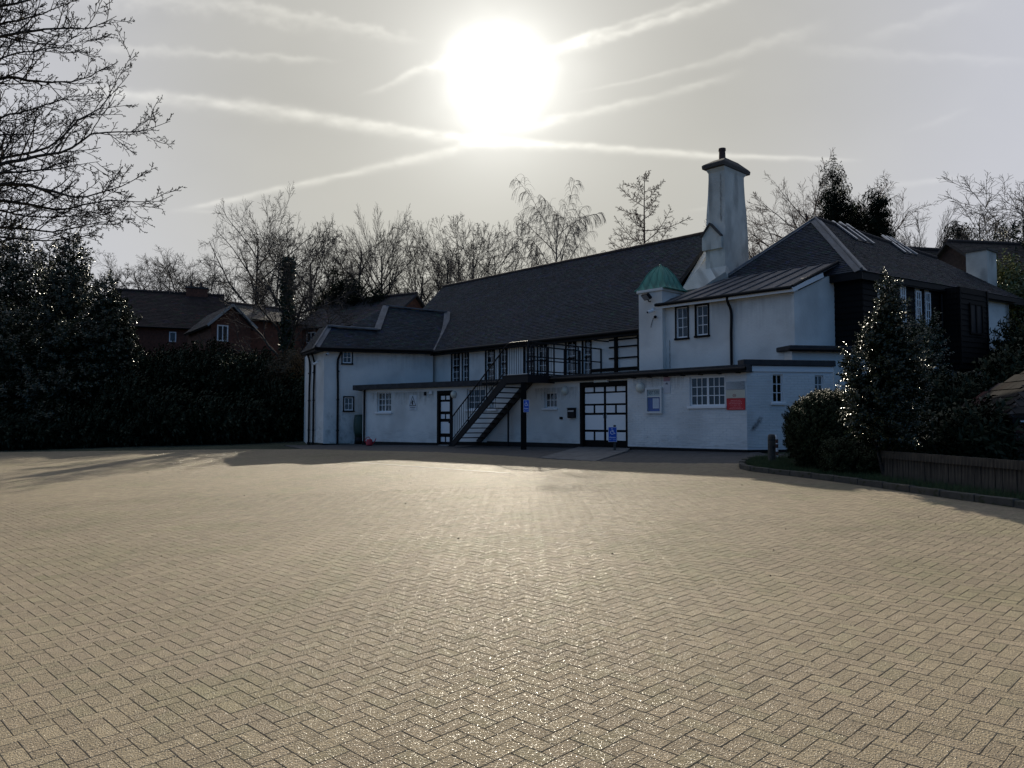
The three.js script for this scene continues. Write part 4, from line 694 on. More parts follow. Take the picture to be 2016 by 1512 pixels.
// dirt that sits on the paint: splashes at the foot of the walls, streaks below gutters and sills
function grime(parent, wall, rect, style, rgb, seed, z = 0.004, strength = 1) {
  const [x0, x1, y0, y1] = wall.rect(...rect), W = 128, H = 128, cv = document.createElement('canvas'); cv.width = W; cv.height = H; const c = cv.getContext('2d'), r = rng(seed); c.fillStyle = '#000'; c.fillRect(0, 0, W, H);
  for (let i = 0; i < 420; i++) {
    if (style === 'foot') { const y = H - 4 - Math.pow(r(), 2.2) * H * 0.8, x = 4 + r() * (W - 8); c.fillStyle = `rgba(255,255,255,${strength * (0.03 + 0.12 * r())})`; c.beginPath(); c.ellipse(x, y, 1 + r() * 7, 1 + r() * 5, r() * 3, 0, 7); c.fill(); }
    else if (style === 'streak') { const x = 4 + r() * (W - 8), l = H * Math.pow(r(), 1.8); c.fillStyle = `rgba(255,255,255,${strength * (0.02 + 0.07 * r())})`; c.fillRect(x, 3 + r() * 6, 1 + r() * 2.2, l * 0.9); }
    else { const t = r(); c.fillStyle = `rgba(255,255,255,${strength * (0.05 + 0.3 * r())})`; c.beginPath(); c.ellipse(W / 2 + (r() - 0.5) * W * 0.34 * (r() + 0.3), 6 + t * (H - 12), 1 + r() * 4, 1 + r() * 5, 0, 0, 7); c.fill(); }
  }
  const t = new THREE.CanvasTexture(cv); t.magFilter = THREE.LinearFilter;
  part(parent, 'grime', wall.put(new THREE.PlaneGeometry(x1 - x0, y1 - y0).translate((x0 + x1) / 2, (y0 + y1) / 2, z)), mat(rgb, 0.95, { transparent: true, alphaMap: t }));
}
{
  const green = [0.07, 0.08, 0.045], grey = [0.09, 0.09, 0.085], tan = [0.26, 0.22, 0.15];
  grime(HALL, wL, [640, 800, 718, 878], 'foot', green, 1, 0.035, 0.55); grime(HALL, wLe, [607, 820, 636, 878], 'foot', green, 2, 0.035, 0.55); grime(HALL, wLeft, [722, 838, 860, 877], 'foot', grey, 3, 0.034, 0.35); grime(HALL, wMid, [980, 845, 1142, 879], 'foot', grey, 4, 0.034, 0.35);
  grime(HALL, wAnnex, [1243, 850, 1340, 889], 'foot', grey, 5, 0.014, 0.35); grime(HALL, wAnnex, [1340, 856, 1474, 892], 'foot', grey, 6, 0.014, 0.35);
  grime(HALL, wLeft, [725, 771, 858, 800], 'streak', tan, 7, 0.004, 0.8); grime(HALL, wAnnex, [1243, 741, 1350, 775], 'streak', tan, 8, 0.014, 0.7); grime(HALL, wMid, [1050, 762, 1140, 790], 'streak', tan, 9, 0.004, 0.8);
  grime(HALL, wWing, [1325, 596, 1440, 650], 'streak', grey, 10, 0.004, 0.3); grime(HALL, wWing, [1440, 582, 1562, 660], 'streak', grey, 11, 0.004, 0.3); grime(HALL, wMain, [866, 694, 1000, 730], 'streak', grey, 12, 0.004, 0.35); grime(HALL, wL, [694, 694, 850, 735], 'streak', grey, 13, 0.004, 0.35);
  grime(HALL, wWing, [1316, 668, 1322, 727], 'spots', grey, 14, 0.006, 1); grime(HALL, new Wall(pt(1.22, -4.5), pt(1.96, -4.5)), [1416, 338, 1428, 440], 'spots', [0.10, 0.10, 0.095], 15, 0.10, 0.8);
}

// ------------------------------------------------------------------ black steel staircase and landing
{
  const s0 = V(-2.40, 0, -29.68), W = 1.22, gh = gy0(s0.x, s0.z), H = 3.24, run = 3.15, w = new Wall(s0, s0.clone().addScaledVector(U, 1));
  const root = thing('steel_staircase', V(s0.x, gh, s0.z), 'black steel outdoor staircase climbing the white wall to a railed landing', 'staircase');
  const at = (u, h, o = 0) => w.P(u, h, o), rise = H - gh, n = 14;
  for (const o of [0, -W]) {
    const a = at(-0.12, gh + 0.02, o), b = at(run + 0.1, H - 0.02, o);
    part(root, 'stringer', prism([a, at(0.22, gh + 0.02, o), at(run + 0.1, H - 0.24, o), b, at(run - 0.05, H, o)].map((p) => p), w.n.clone().multiplyScalar(-0.06)), M.metal);
  }
  for (let i = 1; i < n; i++) { const u = run * i / n, h = gh + rise * i / n; part(root, 'tread', w.put(box(u - 0.13, u + 0.11, h - 0.035, h, -W + 0.0, -0.06)), M.metal); }
  // rail on the outer side
  const railH = 1.02, up = (u, o) => at(u, gh + rise * u / run, o), L1 = run + 1.15;
  part(root, 'handrail', tube([up(-0.05, 0).add(V(0, railH - 0.05, 0)), up(0.1, 0).add(V(0, railH, 0)), up(run * 0.5, 0).add(V(0, railH, 0)), up(run - 0.12, 0).add(V(0, railH, 0)), at(run + 0.12, H + railH + 0.1, 0), at(run + 0.5, H + railH + 0.12, 0), at(L1, H + railH + 0.12, 0)], 0.026, 8), M.metal);
  part(root, 'lower_rail', bar(up(0.12, 0).add(V(0, 0.16, 0)), up(run - 0.05, 0).add(V(0, 0.16, 0)), 0.03), M.metal);
  for (let i = 0; i < 24; i++) { const u = 0.06 + i * (run - 0.1) / 23.5, a = up(u, 0), post = i % 8 === 0; part(root, post ? 'post' : 'baluster', bar(a.clone().add(V(0, post ? 0 : 0.16, 0)), a.clone().add(V(0, railH, 0)), post ? 0.05 : 0.018), M.metal); }
  // landing
  part(root, 'landing', w.put(merge([box(run - 0.05, L1, H - 0.05, H, -W - 0.25, 0.04), box(run, L1 + 0.02, H - 0.28, H - 0.05, -0.08, 0.03), box(run, L1 + 0.02, H - 0.28, H - 0.05, -W - 0.2, -W - 0.1), box(L1 - 0.06, L1 + 0.02, H - 0.28, H - 0.05, -W - 0.1, -0.08)])), M.metal);
  part(root, 'edge_trim', w.put(box(run + 0.12, L1, H + 0.004, H + 0.03, 0.02, 0.045)), M.galv);
  for (let i = 0; i <= 9; i++) { const u = run + 0.1 + i * 0.115; part(root, i === 9 ? 'post' : 'baluster', bar(at(u, H, 0), at(u, H + railH + 0.12, 0), i === 9 ? 0.06 : 0.018), M.metal); }
  const sp = at(L1 - 0.28, 0, -0.05); part(root, 'support_post', metric(rbox(sp.x - 0.1, sp.x + 0.1, gy0(sp.x, sp.z) - 0.02, H - 0.28, sp.z - 0.1, sp.z + 0.1, 0.012)), M.blackwood);
  const s2 = at(run - 1.05, 0, -W + 0.1), s2h = gh + rise * (run - 1.05) / run; part(root, 'support_post', rod(V(s2.x, gy0(s2.x, s2.z), s2.z), V(s2.x, s2h - 0.1, s2.z), 0.035), M.metal);
  // walkway back to the upper wall, rails on both sides
  const side = (u, o0, o1, bal) => {
    const r = [at(u, H + railH + 0.12, o0), at(u, H + railH + 0.1, o1)];
    part(root, 'rail', bar(r[0], r[1], 0.045), M.metal);
    for (const h of [0.12, 0.62]) part(root, 'rail', bar(at(u, H + h, o0), at(u, H + h, o1), 0.04), M.metal);
    const len = o0 - o1; for (let k = 0; k <= 3; k++) { const o = lerp(o0, o1, k / 3); part(root, 'post', bar(at(u, H, o), at(u, H + railH + 0.11, o), 0.055), M.metal); }
    if (bal) for (let k = 1; k < 11; k++) { const o = o0 - k * 0.115; part(root, 'baluster', bar(at(u, H + 0.12, o), at(u, H + railH + 0.1, o), 0.018), M.metal); }
  };
  side(L1, 0, -3.9, true); side(run + 0.08, -W, -3.9, false);
  part(root, 'rail', bar(at(L1 + 0.95, H + 1.28, -3.2), at(L1 + 0.95, H + 1.28, -2.4), 0.04), M.metal);
  // blue wheelchair sign on the support post
}
function canvas(wd, ht, draw) { const c = document.createElement('canvas'); c.width = wd; c.height = ht; const x = c.getContext('2d'); draw(x, wd, ht); const t = new THREE.CanvasTexture(c); t.colorSpace = THREE.SRGBColorSpace; t.magFilter = THREE.LinearFilter; return t; }
function wheelchair(x, cx, cy, s) { x.strokeStyle = x.fillStyle = '#e8edf2'; x.lineWidth = s * 0.13; x.lineCap = 'round'; x.lineJoin = 'round'; x.beginPath(); x.arc(cx - s * 0.08, cy - s * 0.86, s * 0.12, 0, 7); x.fill(); x.beginPath(); x.moveTo(cx - s * 0.08, cy - s * 0.62); x.lineTo(cx - s * 0.03, cy - s * 0.08); x.lineTo(cx + s * 0.34, cy - s * 0.08); x.lineTo(cx + s * 0.52, cy + s * 0.42); x.lineTo(cx + s * 0.68, cy + s * 0.36); x.moveTo(cx - s * 0.05, cy - s * 0.4); x.lineTo(cx + s * 0.28, cy - s * 0.4); x.stroke(); x.beginPath(); x.arc(cx - s * 0.02, cy + s * 0.12, s * 0.42, -2.3, 0.75, true); x.stroke(); }
const scrawl = (x, y, x0, x1, h, c, seed) => { const r = rng(seed); x.fillStyle = c; let p = x0; while (p < x1) { const w = h * (0.35 + r() * 0.45); if (r() < 0.86) x.fillRect(p, y + r() * h * 0.15, w * 0.62, h * (0.65 + 0.25 * r())); p += w; } };
const signTex = canvas(128, 224, (x, w, h) => { x.fillStyle = '#d6dbe2'; x.fillRect(0, 0, w, h); x.fillStyle = '#1a52b8'; x.fillRect(5, 5, w - 10, h - 10); wheelchair(x, 60, 76, 62); x.fillStyle = '#dfe6ee'; x.font = 'bold 30px sans-serif'; x.textAlign = 'center'; x.fillText('Please', w / 2, 168); scrawl(x, 184, 12, 116, 16, '#aebfd8', 4); });
const printed = (t, rough = 0.45) => { const m = mat([1, 1, 1], rough, { map: t }); return m; };
const printM = printed(signTex);
// flat printed face on a thin board; wall-local rectangle, z in front of the wall
function board(parent, name, wall, [x0, x1, y0, y1], z, th, faceM, edgeM) {
  const b = part(parent, name, metric(wall.put(rbox(x0, x1, y0, y1, z - th, z, Math.min(0.004, th / 3)))), edgeM);
  const g = new THREE.PlaneGeometry(x1 - x0 - 0.004, y1 - y0 - 0.004).translate((x0 + x1) / 2, (y0 + y1) / 2, z + 0.003); part(b, 'print', wall.put(g), faceM); return b;
}
{
  // sign hung on the staircase's post
  const p = atDepth(1036, 799, 26.15), w = new Wall(V(p.x - 1, 0, p.z), V(p.x + 1, 0, p.z + 0.35)), q = w.rect(1030.5, 787, 1042, 811.5);
  const t = thing('wheelchair_sign', w.P(q[0], q[2]), 'small blue wheelchair sign fixed to the black post under the stair landing', 'sign'); board(t, 'panel', w, q, 0, 0.01, printM, M.white);
  part(t, 'strap', w.put(box(q[0] + 0.06, q[0] + 0.16, q[2] + 0.1, q[2] + 0.14, -0.13, -0.01)), M.galv);
  // sign on its own stake before the double door
  const g = onGround(1209, 888), w2 = new Wall(V(g.x - 1, 0, g.z - 0.12), V(g.x + 1, 0, g.z + 0.12)), q2 = w2.rect(1197.5, 840.5, 1214.5, 870);
  const t2 = thing('wheelchair_sign', g, 'blue wheelchair sign on a short stake before the double door', 'sign'); board(t2, 'panel', w2, q2, 0, 0.012, printM, M.white);
  part(t2, 'stake', metric(w2.put(rbox(lerp(q2[0], q2[1], 0.6), lerp(q2[0], q2[1], 0.6) + 0.08, g.y - 0.1, q2[3] + 0.06, -0.06, -0.014, 0.006))), M.bollard);
  // noticeboard
  const qn = wAnnex.rect(1273.5, 763, 1305.5, 814), nb = thing('noticeboard', wAnnex.P(qn[0], qn[2]), 'white framed noticeboard with blue felt and one sheet, headed NEXT EVENT', 'noticeboard');
  const [x0, x1, y0, y1] = qn; part(nb, 'frame', metric(wAnnex.put(merge([...frameGeo(x0, x1, y0, y1, 0.065, 0.0, 0.09), box(x0 + 0.065, x1 - 0.065, lerp(y0, y1, 0.63), lerp(y0, y1, 0.67), 0.0, 0.08)]))), mat([0.62, 0.62, 0.6], 0.6));
  const yb = lerp(y0, y1, 0.65); part(nb, 'felt', metric(wAnnex.put(box(x0 + 0.065, x1 - 0.065, y0 + 0.065, yb, 0.01, 0.03))), M.blue);
  const head = canvas(256, 96, (x, w, h) => { x.fillStyle = '#b9bdb6'; x.fillRect(0, 0, w, h); x.fillStyle = '#10141a'; x.font = 'bold 62px sans-serif'; x.textAlign = 'center'; x.save(); x.translate(w / 2, 72); x.scale(0.62, 1.15); x.fillText('NEXT EVENT', 0, 0); x.restore(); });
  part(nb, 'heading', wAnnex.put(new THREE.PlaneGeometry(x1 - x0 - 0.13, y1 - 0.065 - lerp(y0, y1, 0.67)).translate((x0 + x1) / 2, (y1 - 0.065 + lerp(y0, y1, 0.67)) / 2, 0.035)), printed(head));
  const sheetT = canvas(96, 160, (x, w, h) => { x.fillStyle = '#d5d4da'; x.fillRect(0, 0, w, h); for (let i = 0; i < 9; i++) scrawl(x, 22 + i * 13, 22, 76, 6, '#9aa0ae', 20 + i); });
  const qp = wAnnex.rect(1285, 784, 1297, 804, 0.04); part(nb, 'sheet', wAnnex.put(new THREE.PlaneGeometry(qp[1] - qp[0], qp[3] - qp[2]).translate((qp[0] + qp[1]) / 2, (qp[2] + qp[3]) / 2, 0.036)), printed(sheetT, 0.8));
  part(nb, 'cover', wAnnex.put(box(x0 + 0.065, x1 - 0.065, y0 + 0.065, y1 - 0.065, 0.06, 0.064)), M.clear);
  // red notice, cream strip with emblem, grey board
  const redT = canvas(256, 160, (x, w, h) => { x.fillStyle = '#c01a22'; x.fillRect(0, 0, w, h); [[24, 60, 196, 16], [46, 46, 210, 16], [68, 36, 222, 16], [90, 54, 200, 14], [118, 54, 204, 14], [138, 36, 226, 14]].forEach(([y, a, b, s], i) => scrawl(x, y, a, b, s * 0.7, '#e7a9a4', 60 + i)); });
  const qr = wAnnex.rect(1431.5, 784, 1468, 807), rs = thing('red_notice', wAnnex.P(qr[0], qr[2]), 'red notice with lines of small pale lettering beside the wide window', 'sign'); board(rs, 'panel', wAnnex, qr, 0.03, 0.015, printed(redT), M.redplastic);
  const crT = canvas(256, 128, (x, w, h) => { x.fillStyle = '#c9c2ae'; x.fillRect(0, 0, w, h); x.strokeStyle = '#7a3a3c'; x.lineWidth = 6; x.beginPath(); x.arc(112, 88, 20, 0, 7); x.stroke(); x.fillStyle = '#7a3a3c'; x.font = 'bold 26px serif'; x.textAlign = 'center'; x.fillText('M', 112, 97); });
  const qc = wAnnex.rect(1430.5, 767.5, 1468, 783.6), cs = thing('cream_notice', wAnnex.P(qc[0], qc[2]), 'cream strip with a small round emblem above the red notice', 'sign'); board(cs, 'panel', wAnnex, qc, 0.028, 0.013, printed(crT, 0.7), M.white);
  const gT = canvas(256, 112, (x, w, h) => { x.fillStyle = '#aeb2b2'; x.fillRect(0, 0, w, h); const r = rng(77); for (let i = 0; i < 900; i++) { const px = Math.pow(r(), 0.6) * w; x.fillStyle = `rgba(70,74,78,${0.05 + 0.12 * px / w})`; x.fillRect(px, r() * h, 8 + r() * 30, 1 + r() * 2); } });
  const qg = wAnnex.rect(1430.5, 751, 1467.5, 766.5), gs = thing('weathered_board', wAnnex.P(qg[0], qg[2]), 'blank weathered grey board above the cream strip and red notice', 'sign'); board(gs, 'panel', wAnnex, qg, 0.03, 0.02, printed(gT, 0.85), M.mortarpaint);
  // small paper under the gutter
  const qq = wAnnex.rect(1307, 742, 1320, 774), fT = canvas(64, 160, (x, w, h) => { x.fillStyle = '#c7c6c8'; x.fillRect(0, 0, w, h); x.fillStyle = '#a9868c'; x.fillRect(0, 0, w, 44); x.fillStyle = '#5d626c'; x.beginPath(); x.moveTo(14, 72); x.lineTo(34, 52); x.lineTo(48, 76); x.fill(); });
  const ps = thing('faded_notice', wAnnex.P(qq[0], qq[2]), 'faded pink and white notice under the gutter beside the noticeboard', 'sign'); board(ps, 'panel', wAnnex, qq, 0.02, 0.008, printed(fT, 0.8), M.white);
  // warning triangle on the left section
  const triT = canvas(96, 128, (x, w, h) => { x.fillStyle = '#c9cccd'; x.fillRect(0, 0, w, h); x.strokeStyle = '#0a0c10'; x.lineWidth = 6; x.lineJoin = 'round'; x.beginPath(); x.moveTo(44, 8); x.lineTo(84, 88); x.lineTo(8, 88); x.closePath(); x.stroke(); x.fillStyle = '#0a0c10'; x.beginPath(); x.moveTo(44, 38); x.lineTo(58, 58); x.lineTo(50, 58); x.lineTo(52, 80); x.lineTo(34, 80); x.lineTo(28, 62); x.fill(); scrawl(x, 98, 14, 80, 12, '#2a2e38', 3); scrawl(x, 114, 20, 76, 8, '#555c66', 8); });
  const qt = wLeft.rect(806, 778, 821, 808), ts = thing('warning_sign', wLeft.P(qt[0], qt[2]), 'white warning sign with a black triangle between left window and narrow door', 'sign'); board(ts, 'panel', wLeft, qt, 0.015, 0.008, printed(triT), M.white);
  // round bulkhead lamps (not lit)
  const lamp = (wall, px, py, rp, label) => { const [u, h] = wall.uh(px, py), r = rp / F * 27 * 1.1, t = thing('bulkhead_lamp', wall.P(u, h - r), label, 'lamp', 'round bulkhead lamps along the lean-to wall'); const turn = (g) => wall.put(g.rotateX(Math.PI / 2).translate(u, h, 0)); part(t, 'back_plate', turn(new THREE.CylinderGeometry(r, r * 1.04, 0.05, 28).translate(0, 0.03, 0)), mat([0.5, 0.5, 0.47], 0.5)); part(t, 'globe', turn(new THREE.SphereGeometry(r * 0.9, 24, 12, 0, 6.2832, 0, 1.57).scale(1, 0.62, 1).translate(0, 0.05, 0)), M.lampglass); };
  lamp(wLeft, 894, 776.5, 7.2, 'round cream bulkhead lamp beside the narrow door'); lamp(wMid, 1113, 769, 8.0, 'round bulkhead lamp between the small window and the double door'); lamp(wAnnex, 1261.5, 763, 8.6, 'round bulkhead lamp beside the noticeboard');
  // letter box and small switch box
  const ql = wMid.rect(1120.5, 804, 1134.5, 823), lb = thing('letter_box', wMid.P(ql[0], ql[2]), 'black letter box on the white wall beside the double door', 'letter box'); part(lb, 'body', metric(wMid.put(rbox(ql[0], ql[1], ql[2], ql[3], 0.0, 0.11, 0.02))), M.metal); part(lb, 'flap', wMid.put(rbox(ql[0] + 0.03, ql[1] - 0.03, ql[3] - 0.12, ql[3] - 0.07, 0.105, 0.118, 0.004)), M.galv); part(lb, 'lid', metric(wMid.put(rbox(ql[0] - 0.01, ql[1] + 0.01, ql[3] - 0.005, ql[3] + 0.02, 0.0, 0.125, 0.008))), M.metal);
  const qk = wMid.rect(1103, 820.5, 1108, 825.5), kb = thing('key_box', wMid.P(qk[0], qk[2]), 'tiny black box on the wall under the small window', 'box'); part(kb, 'body', wMid.put(rbox(...qk, 0, 0.05, 0.008)), M.metal); part(kb, 'cover', wMid.put(rbox(qk[0] + 0.015, qk[1] - 0.015, qk[2] + 0.015, qk[3] - 0.015, 0.048, 0.058, 0.003)), M.black);
  const qs = wMid.rect(1171, 747.5, 1195, 751.5, 0.1), sl = thing('strip_lamp', wMid.P(qs[0], qs[2]), 'unlit strip lamp above the double door', 'lamp'); part(sl, 'diffuser', wMid.put(rbox(qs[0], qs[1], qs[2] - 0.02, qs[3], 0.02, 0.12, 0.015)), M.lampglass); part(sl, 'end_cap', wMid.put(rbox(qs[0] - 0.03, qs[0] - 0.001, qs[2] - 0.025, qs[3] + 0.005, 0.015, 0.125, 0.006)), M.white); part(sl, 'end_cap', wMid.put(rbox(qs[1] + 0.001, qs[1] + 0.03, qs[2] - 0.025, qs[3] + 0.005, 0.015, 0.125, 0.006)), M.white);
  const va = wLeft.uh(838, 775), vt = thing('alarm_box', wLeft.P(va[0], va[1] - 0.08), 'small dark alarm box under the lean-to roof beside the warning sign', 'alarm'); part(vt, 'body', wLeft.put(rbox(va[0] - 0.05, va[0] + 0.05, va[1] - 0.08, va[1] + 0.07, 0.0, 0.08, 0.02)), M.metal); part(vt, 'cover', wLeft.put(rbox(va[0] + 0.22, va[0] + 0.38, va[1] - 0.03, va[1] + 0.12, 0.0, 0.05, 0.01)), M.mortarpaint);
  // floodlight and cameras
  const wT = new Wall(pt(0.02, -1.9), pt(1.02, -1.9)), f = wT.uh(1274, 584, 0.2), ft = thing('floodlight', wT.P(f[0], f[1] - 0.12, 0), 'black floodlight on the white turret under the green copper cap', 'floodlight');
  part(ft, 'housing', metric(wT.put(new RoundedBoxGeometry(0.4, 0.24, 0.12, 2, 0.03).rotateX(0.75).rotateY(-0.35).translate(f[0], f[1], 0.24))), M.metal); part(ft, 'lens', wT.put(new RoundedBoxGeometry(0.33, 0.18, 0.012, 1, 0.004).translate(0, 0, 0.064).rotateX(0.75).rotateY(-0.35).translate(f[0], f[1], 0.24)), mat([0.25, 0.26, 0.28], 0.1)); part(ft, 'bracket', wT.put(tube([V(f[0], f[1] - 0.14, 0.0), V(f[0], f[1] - 0.16, 0.1), V(f[0], f[1] - 0.04, 0.2)], 0.02, 6)), M.metal);
  const cam = (wall, px, py, label, turnY) => { const c = wall.uh(px, py, 0.1), t = thing('security_camera', wall.P(c[0], c[1] - 0.1), label, 'camera'); const g = (q) => wall.put(q.rotateX(0.35).rotateY(turnY).translate(c[0], c[1], 0.2)); part(t, 'body', g(new RoundedBoxGeometry(0.1, 0.1, 0.26, 2, 0.03)), M.white); part(t, 'lens', g(new THREE.CylinderGeometry(0.035, 0.035, 0.03, 14).rotateX(Math.PI / 2).translate(0, 0, 0.14)), M.metal); part(t, 'arm', wall.put(tube([V(c[0], c[1] + 0.1, 0), V(c[0], c[1] + 0.13, 0.08), V(c[0], c[1] + 0.05, 0.16)], 0.018, 6)), M.white); };
  cam(wT, 1285, 613, 'white security camera on the turret below the floodlight', -0.5); cam(wL, 645, 697, 'white security camera under the eaves of the left block, nearer its downpipe', -0.4); cam(wLe, 626, 715, 'white security camera on the end wall, left of the other one', -0.9);
  const dc = wT.uh(1290, 624, 0.08), dt = thing('dome_camera', wT.P(dc[0], dc[1] - 0.06), 'small black dome camera low on the turret with a trailing cable', 'camera'); part(dt, 'dome', wT.put(new THREE.SphereGeometry(0.055, 14, 10).translate(dc[0], dc[1], 0.08)), M.metal); part(dt, 'cable', wT.put(tube([V(dc[0], dc[1], 0.06), V(dc[0] - 0.12, dc[1] - 0.03, 0.02), V(dc[0] - 0.22, dc[1] - 0.25, 0.012), V(dc[0] - 0.24, dc[1] - 0.34, 0.012)], 0.008, 5)), M.black);
  // water butt and red can by the left block
  const wb = V(wL.P(1.62, 0, 0.42).x, 0, wL.P(1.62, 0, 0.42).z), bh = gy0(wb.x, wb.z), bt = thing('water_butt', V(wb.x, bh, wb.z), 'green plastic water butt by the downpipe of the left block', 'water butt'), lath = (pr, y) => new THREE.LatheGeometry(pr.map(([a, b]) => new THREE.Vector2(a, b)), 24).translate(wb.x, y, wb.z);
  part(bt, 'stand', lath([[0.0, 0], [0.27, 0], [0.25, 0.3], [0.0, 0.3]], bh), M.metal); part(bt, 'barrel', lath([[0.0, 0], [0.25, 0.0], [0.3, 0.25], [0.315, 0.5], [0.3, 0.78], [0.27, 0.92], [0.25, 0.95]], bh + 0.3), M.butt); part(bt, 'lid', lath([[0.28, 0], [0.28, 0.04], [0.16, 0.085], [0, 0.09]], bh + 1.24), M.butt); part(bt, 'tap', rod(V(wb.x + 0.05, bh + 0.42, wb.z + 0.25), V(wb.x + 0.07, bh + 0.42, wb.z + 0.36), 0.02), M.metal); part(bt, 'overflow_pipe', tube([V(wb.x + 0.24, bh + 1.12, wb.z + 0.1), V(wb.x + 0.42, bh + 1.16, wb.z + 0.12), V(wb.x + 0.62, bh + 1.22, wb.z + 0.12)], 0.02, 6), M.black);
  const rc = onGround(727, 877), ct = thing('watering_can', rc, 'red watering can on the ground beside the downpipe', 'watering can'), lat2 = (pr) => new THREE.LatheGeometry(pr.map(([a, b]) => new THREE.Vector2(a, b)), 20).translate(rc.x, rc.y, rc.z);
  part(ct, 'body', lat2([[0, 0.0], [0.13, 0.0], [0.14, 0.04], [0.13, 0.22], [0.10, 0.27], [0.08, 0.27]]), M.redplastic); part(ct, 'spout', tube([V(rc.x + 0.12, rc.y + 0.06, rc.z), V(rc.x + 0.22, rc.y + 0.16, rc.z + 0.02), V(rc.x + 0.29, rc.y + 0.3, rc.z + 0.03)], 0.02, 7), M.redplastic); part(ct, 'handle', tube([V(rc.x - 0.12, rc.y + 0.08, rc.z), V(rc.x - 0.2, rc.y + 0.2, rc.z), V(rc.x - 0.06, rc.y + 0.36, rc.z), V(rc.x + 0.06, rc.y + 0.27, rc.z)], 0.014, 7), M.redplastic);
}
// ------------------------------------------------------------------ posts, fence and shed at the right
{
  const b = onGround(1520, 914), lat = (pr, x, y, z) => metric(new THREE.LatheGeometry(pr.map(([a, c]) => new THREE.Vector2(a, c)), 18).translate(x, y, z));
  const t = thing('timber_bollard', b, 'weathered round timber bollard on the grass corner by the clipped bush', 'bollard'); part(t, 'post', lat([[0.088, -0.1], [0.088, 0.58], [0.075, 0.64], [0.05, 0.66], [0, 0.665]], b.x, b.y + 0.03, b.z), M.bollard); part(t, 'groove_ring', lat([[0.0895, 0], [0.0905, 0.01], [0.0895, 0.02]], b.x, b.y + 0.55, b.z), M.dark);
  const c = onGround(1529.5, 906), t2 = thing('striped_post', c, 'thin post with dark and pale bands just behind the timber bollard', 'post'); part(t2, 'post', rod(c.clone(), c.clone().add(V(0, 0.62, 0)), 0.035, 10), M.white); for (const h of [0.12, 0.3, 0.42]) part(t2, 'band', rod(c.clone().add(V(0, h, 0)), c.clone().add(V(0, h + 0.09, 0)), 0.0375, 10), M.redbrick);
  // low fence
  const f0 = onGround(1738, 948), f1 = onGround(2160, 1003), w = new Wall(f0, f1), r = rng(8), h = (u) => gy0(w.P(u, 0).x, w.P(u, 0).z) + 0.06;
  const ft = thing('low_fence', f0, 'low weathered fence of upright planks with a wide top rail', 'fence');
  const n = Math.floor(w.len / 0.125); for (let i = 0; i < n; i++) { const u = i * 0.125, y = h(u), t3 = 0.40 + r() * 0.02; part(ft, 'plank', metric(w.put(box(u + 0.006, u + 0.119, y - 0.04, y + t3, -0.02, 0).translate(0, 0, (r() - 0.5) * 0.012))), M.fence); }
  for (let i = 0; i * 1.2 < w.len; i++) { const a = i * 1.2, b2 = Math.min(w.len, a + 1.2); const g = prism([w.P(a + 0.003, h(a) + 0.36, 0.02), w.P(b2 - 0.003, h(b2) + 0.36, 0.02), w.P(b2 - 0.003, h(b2) + 0.49, 0.02), w.P(a + 0.003, h(a) + 0.49, 0.02)], w.n.clone().multiplyScalar(0.026)); part(ft, 'top_rail', g, M.fence); part(ft, 'post', metric(w.put(box(a - 0.04, a + 0.04, h(a) - 0.1, h(a) + 0.46, -0.11, -0.03))), M.fence); }
  // brick shed with a tiled roof at the edge
  const p = atDepth(1999, 830, 13.2), sh = thing('brick_shed', V(p.x, gy(p.x, p.z), p.z), 'small red brick shed with a tiled roof behind the low fence', 'shed');
  const sw = new Wall(V(p.x, 0, p.z), V(p.x + 3, 0, p.z + 0.5)), g0 = gy(p.x, p.z) - 0.1, eh = EYE + (HZ - 815) / F * 13.2;
  const body = part(sh, 'wall', metric(sw.put(box(0, 3, g0, eh - 0.05, -2.6, 0))), mat([0.16, 0.13, 0.11], 0.95));
  { const r2 = rng(6), mats = [[0.17, 0.06, 0.04], [0.14, 0.055, 0.04], [0.20, 0.08, 0.05]].map((q) => mat(q, 0.9, { map: rep(T_noise, 0.5) })), geo = [box(0.004, 0.221, 0.004, 0.071, 0, 0.006), box(0.004, 0.108, 0.004, 0.071, 0, 0.006)].map((g) => sw.put(metric(g).clone())); const rows = Math.floor((eh - g0) / 0.075); for (let j = 0; j < rows; j++) for (let x = 0; x < 8; x++) { const o = j % 2 ? 0.1125 : 0; if (x === 0 && o) { } const m = shadow(new THREE.Mesh(geo[0], mats[Math.floor(r2() * 3)])); m.name = 'brick'; const off = sw.u.clone().multiplyScalar(x * 0.225 + o); const bb = bases.get(sh); m.position.set(off.x - bb.x, g0 + j * 0.075 - bb.y, off.z - bb.z); body.add(m); } }
  slope(sh, [sw.P(-0.16, eh, 0.18), sw.P(3.2, eh, 0.18), sw.P(3.2, eh + 0.95, -1.3), sw.P(1.0, eh + 0.95, -1.3)], { gauge: 0.24, width: 0.26, mat: M.tilematte, seed: 41, tone: [0.05, 0.045, 0.042], thick: 0.08 });
  slope(sh, [sw.P(-0.16, eh, -2.75), sw.P(-0.16, eh, 0.18), sw.P(1.0, eh + 0.95, -1.3)], { gauge: 0.24, width: 0.26, mat: M.tilematte, seed: 42, tone: [0.028, 0.026, 0.025], thick: 0.08 });  // hip tiles toned darker than the front slope: shade put into their colour
  part(sh, 'fascia', metric(sw.put(box(-0.1, 3.2, eh - 0.16, eh - 0.02, 0.1, 0.13))), M.black); part(sh, 'gutter', sw.put(rod(V(0.0, eh - 0.14, 0.16), V(3.2, eh - 0.14, 0.16), 0.035)), M.galv);
}

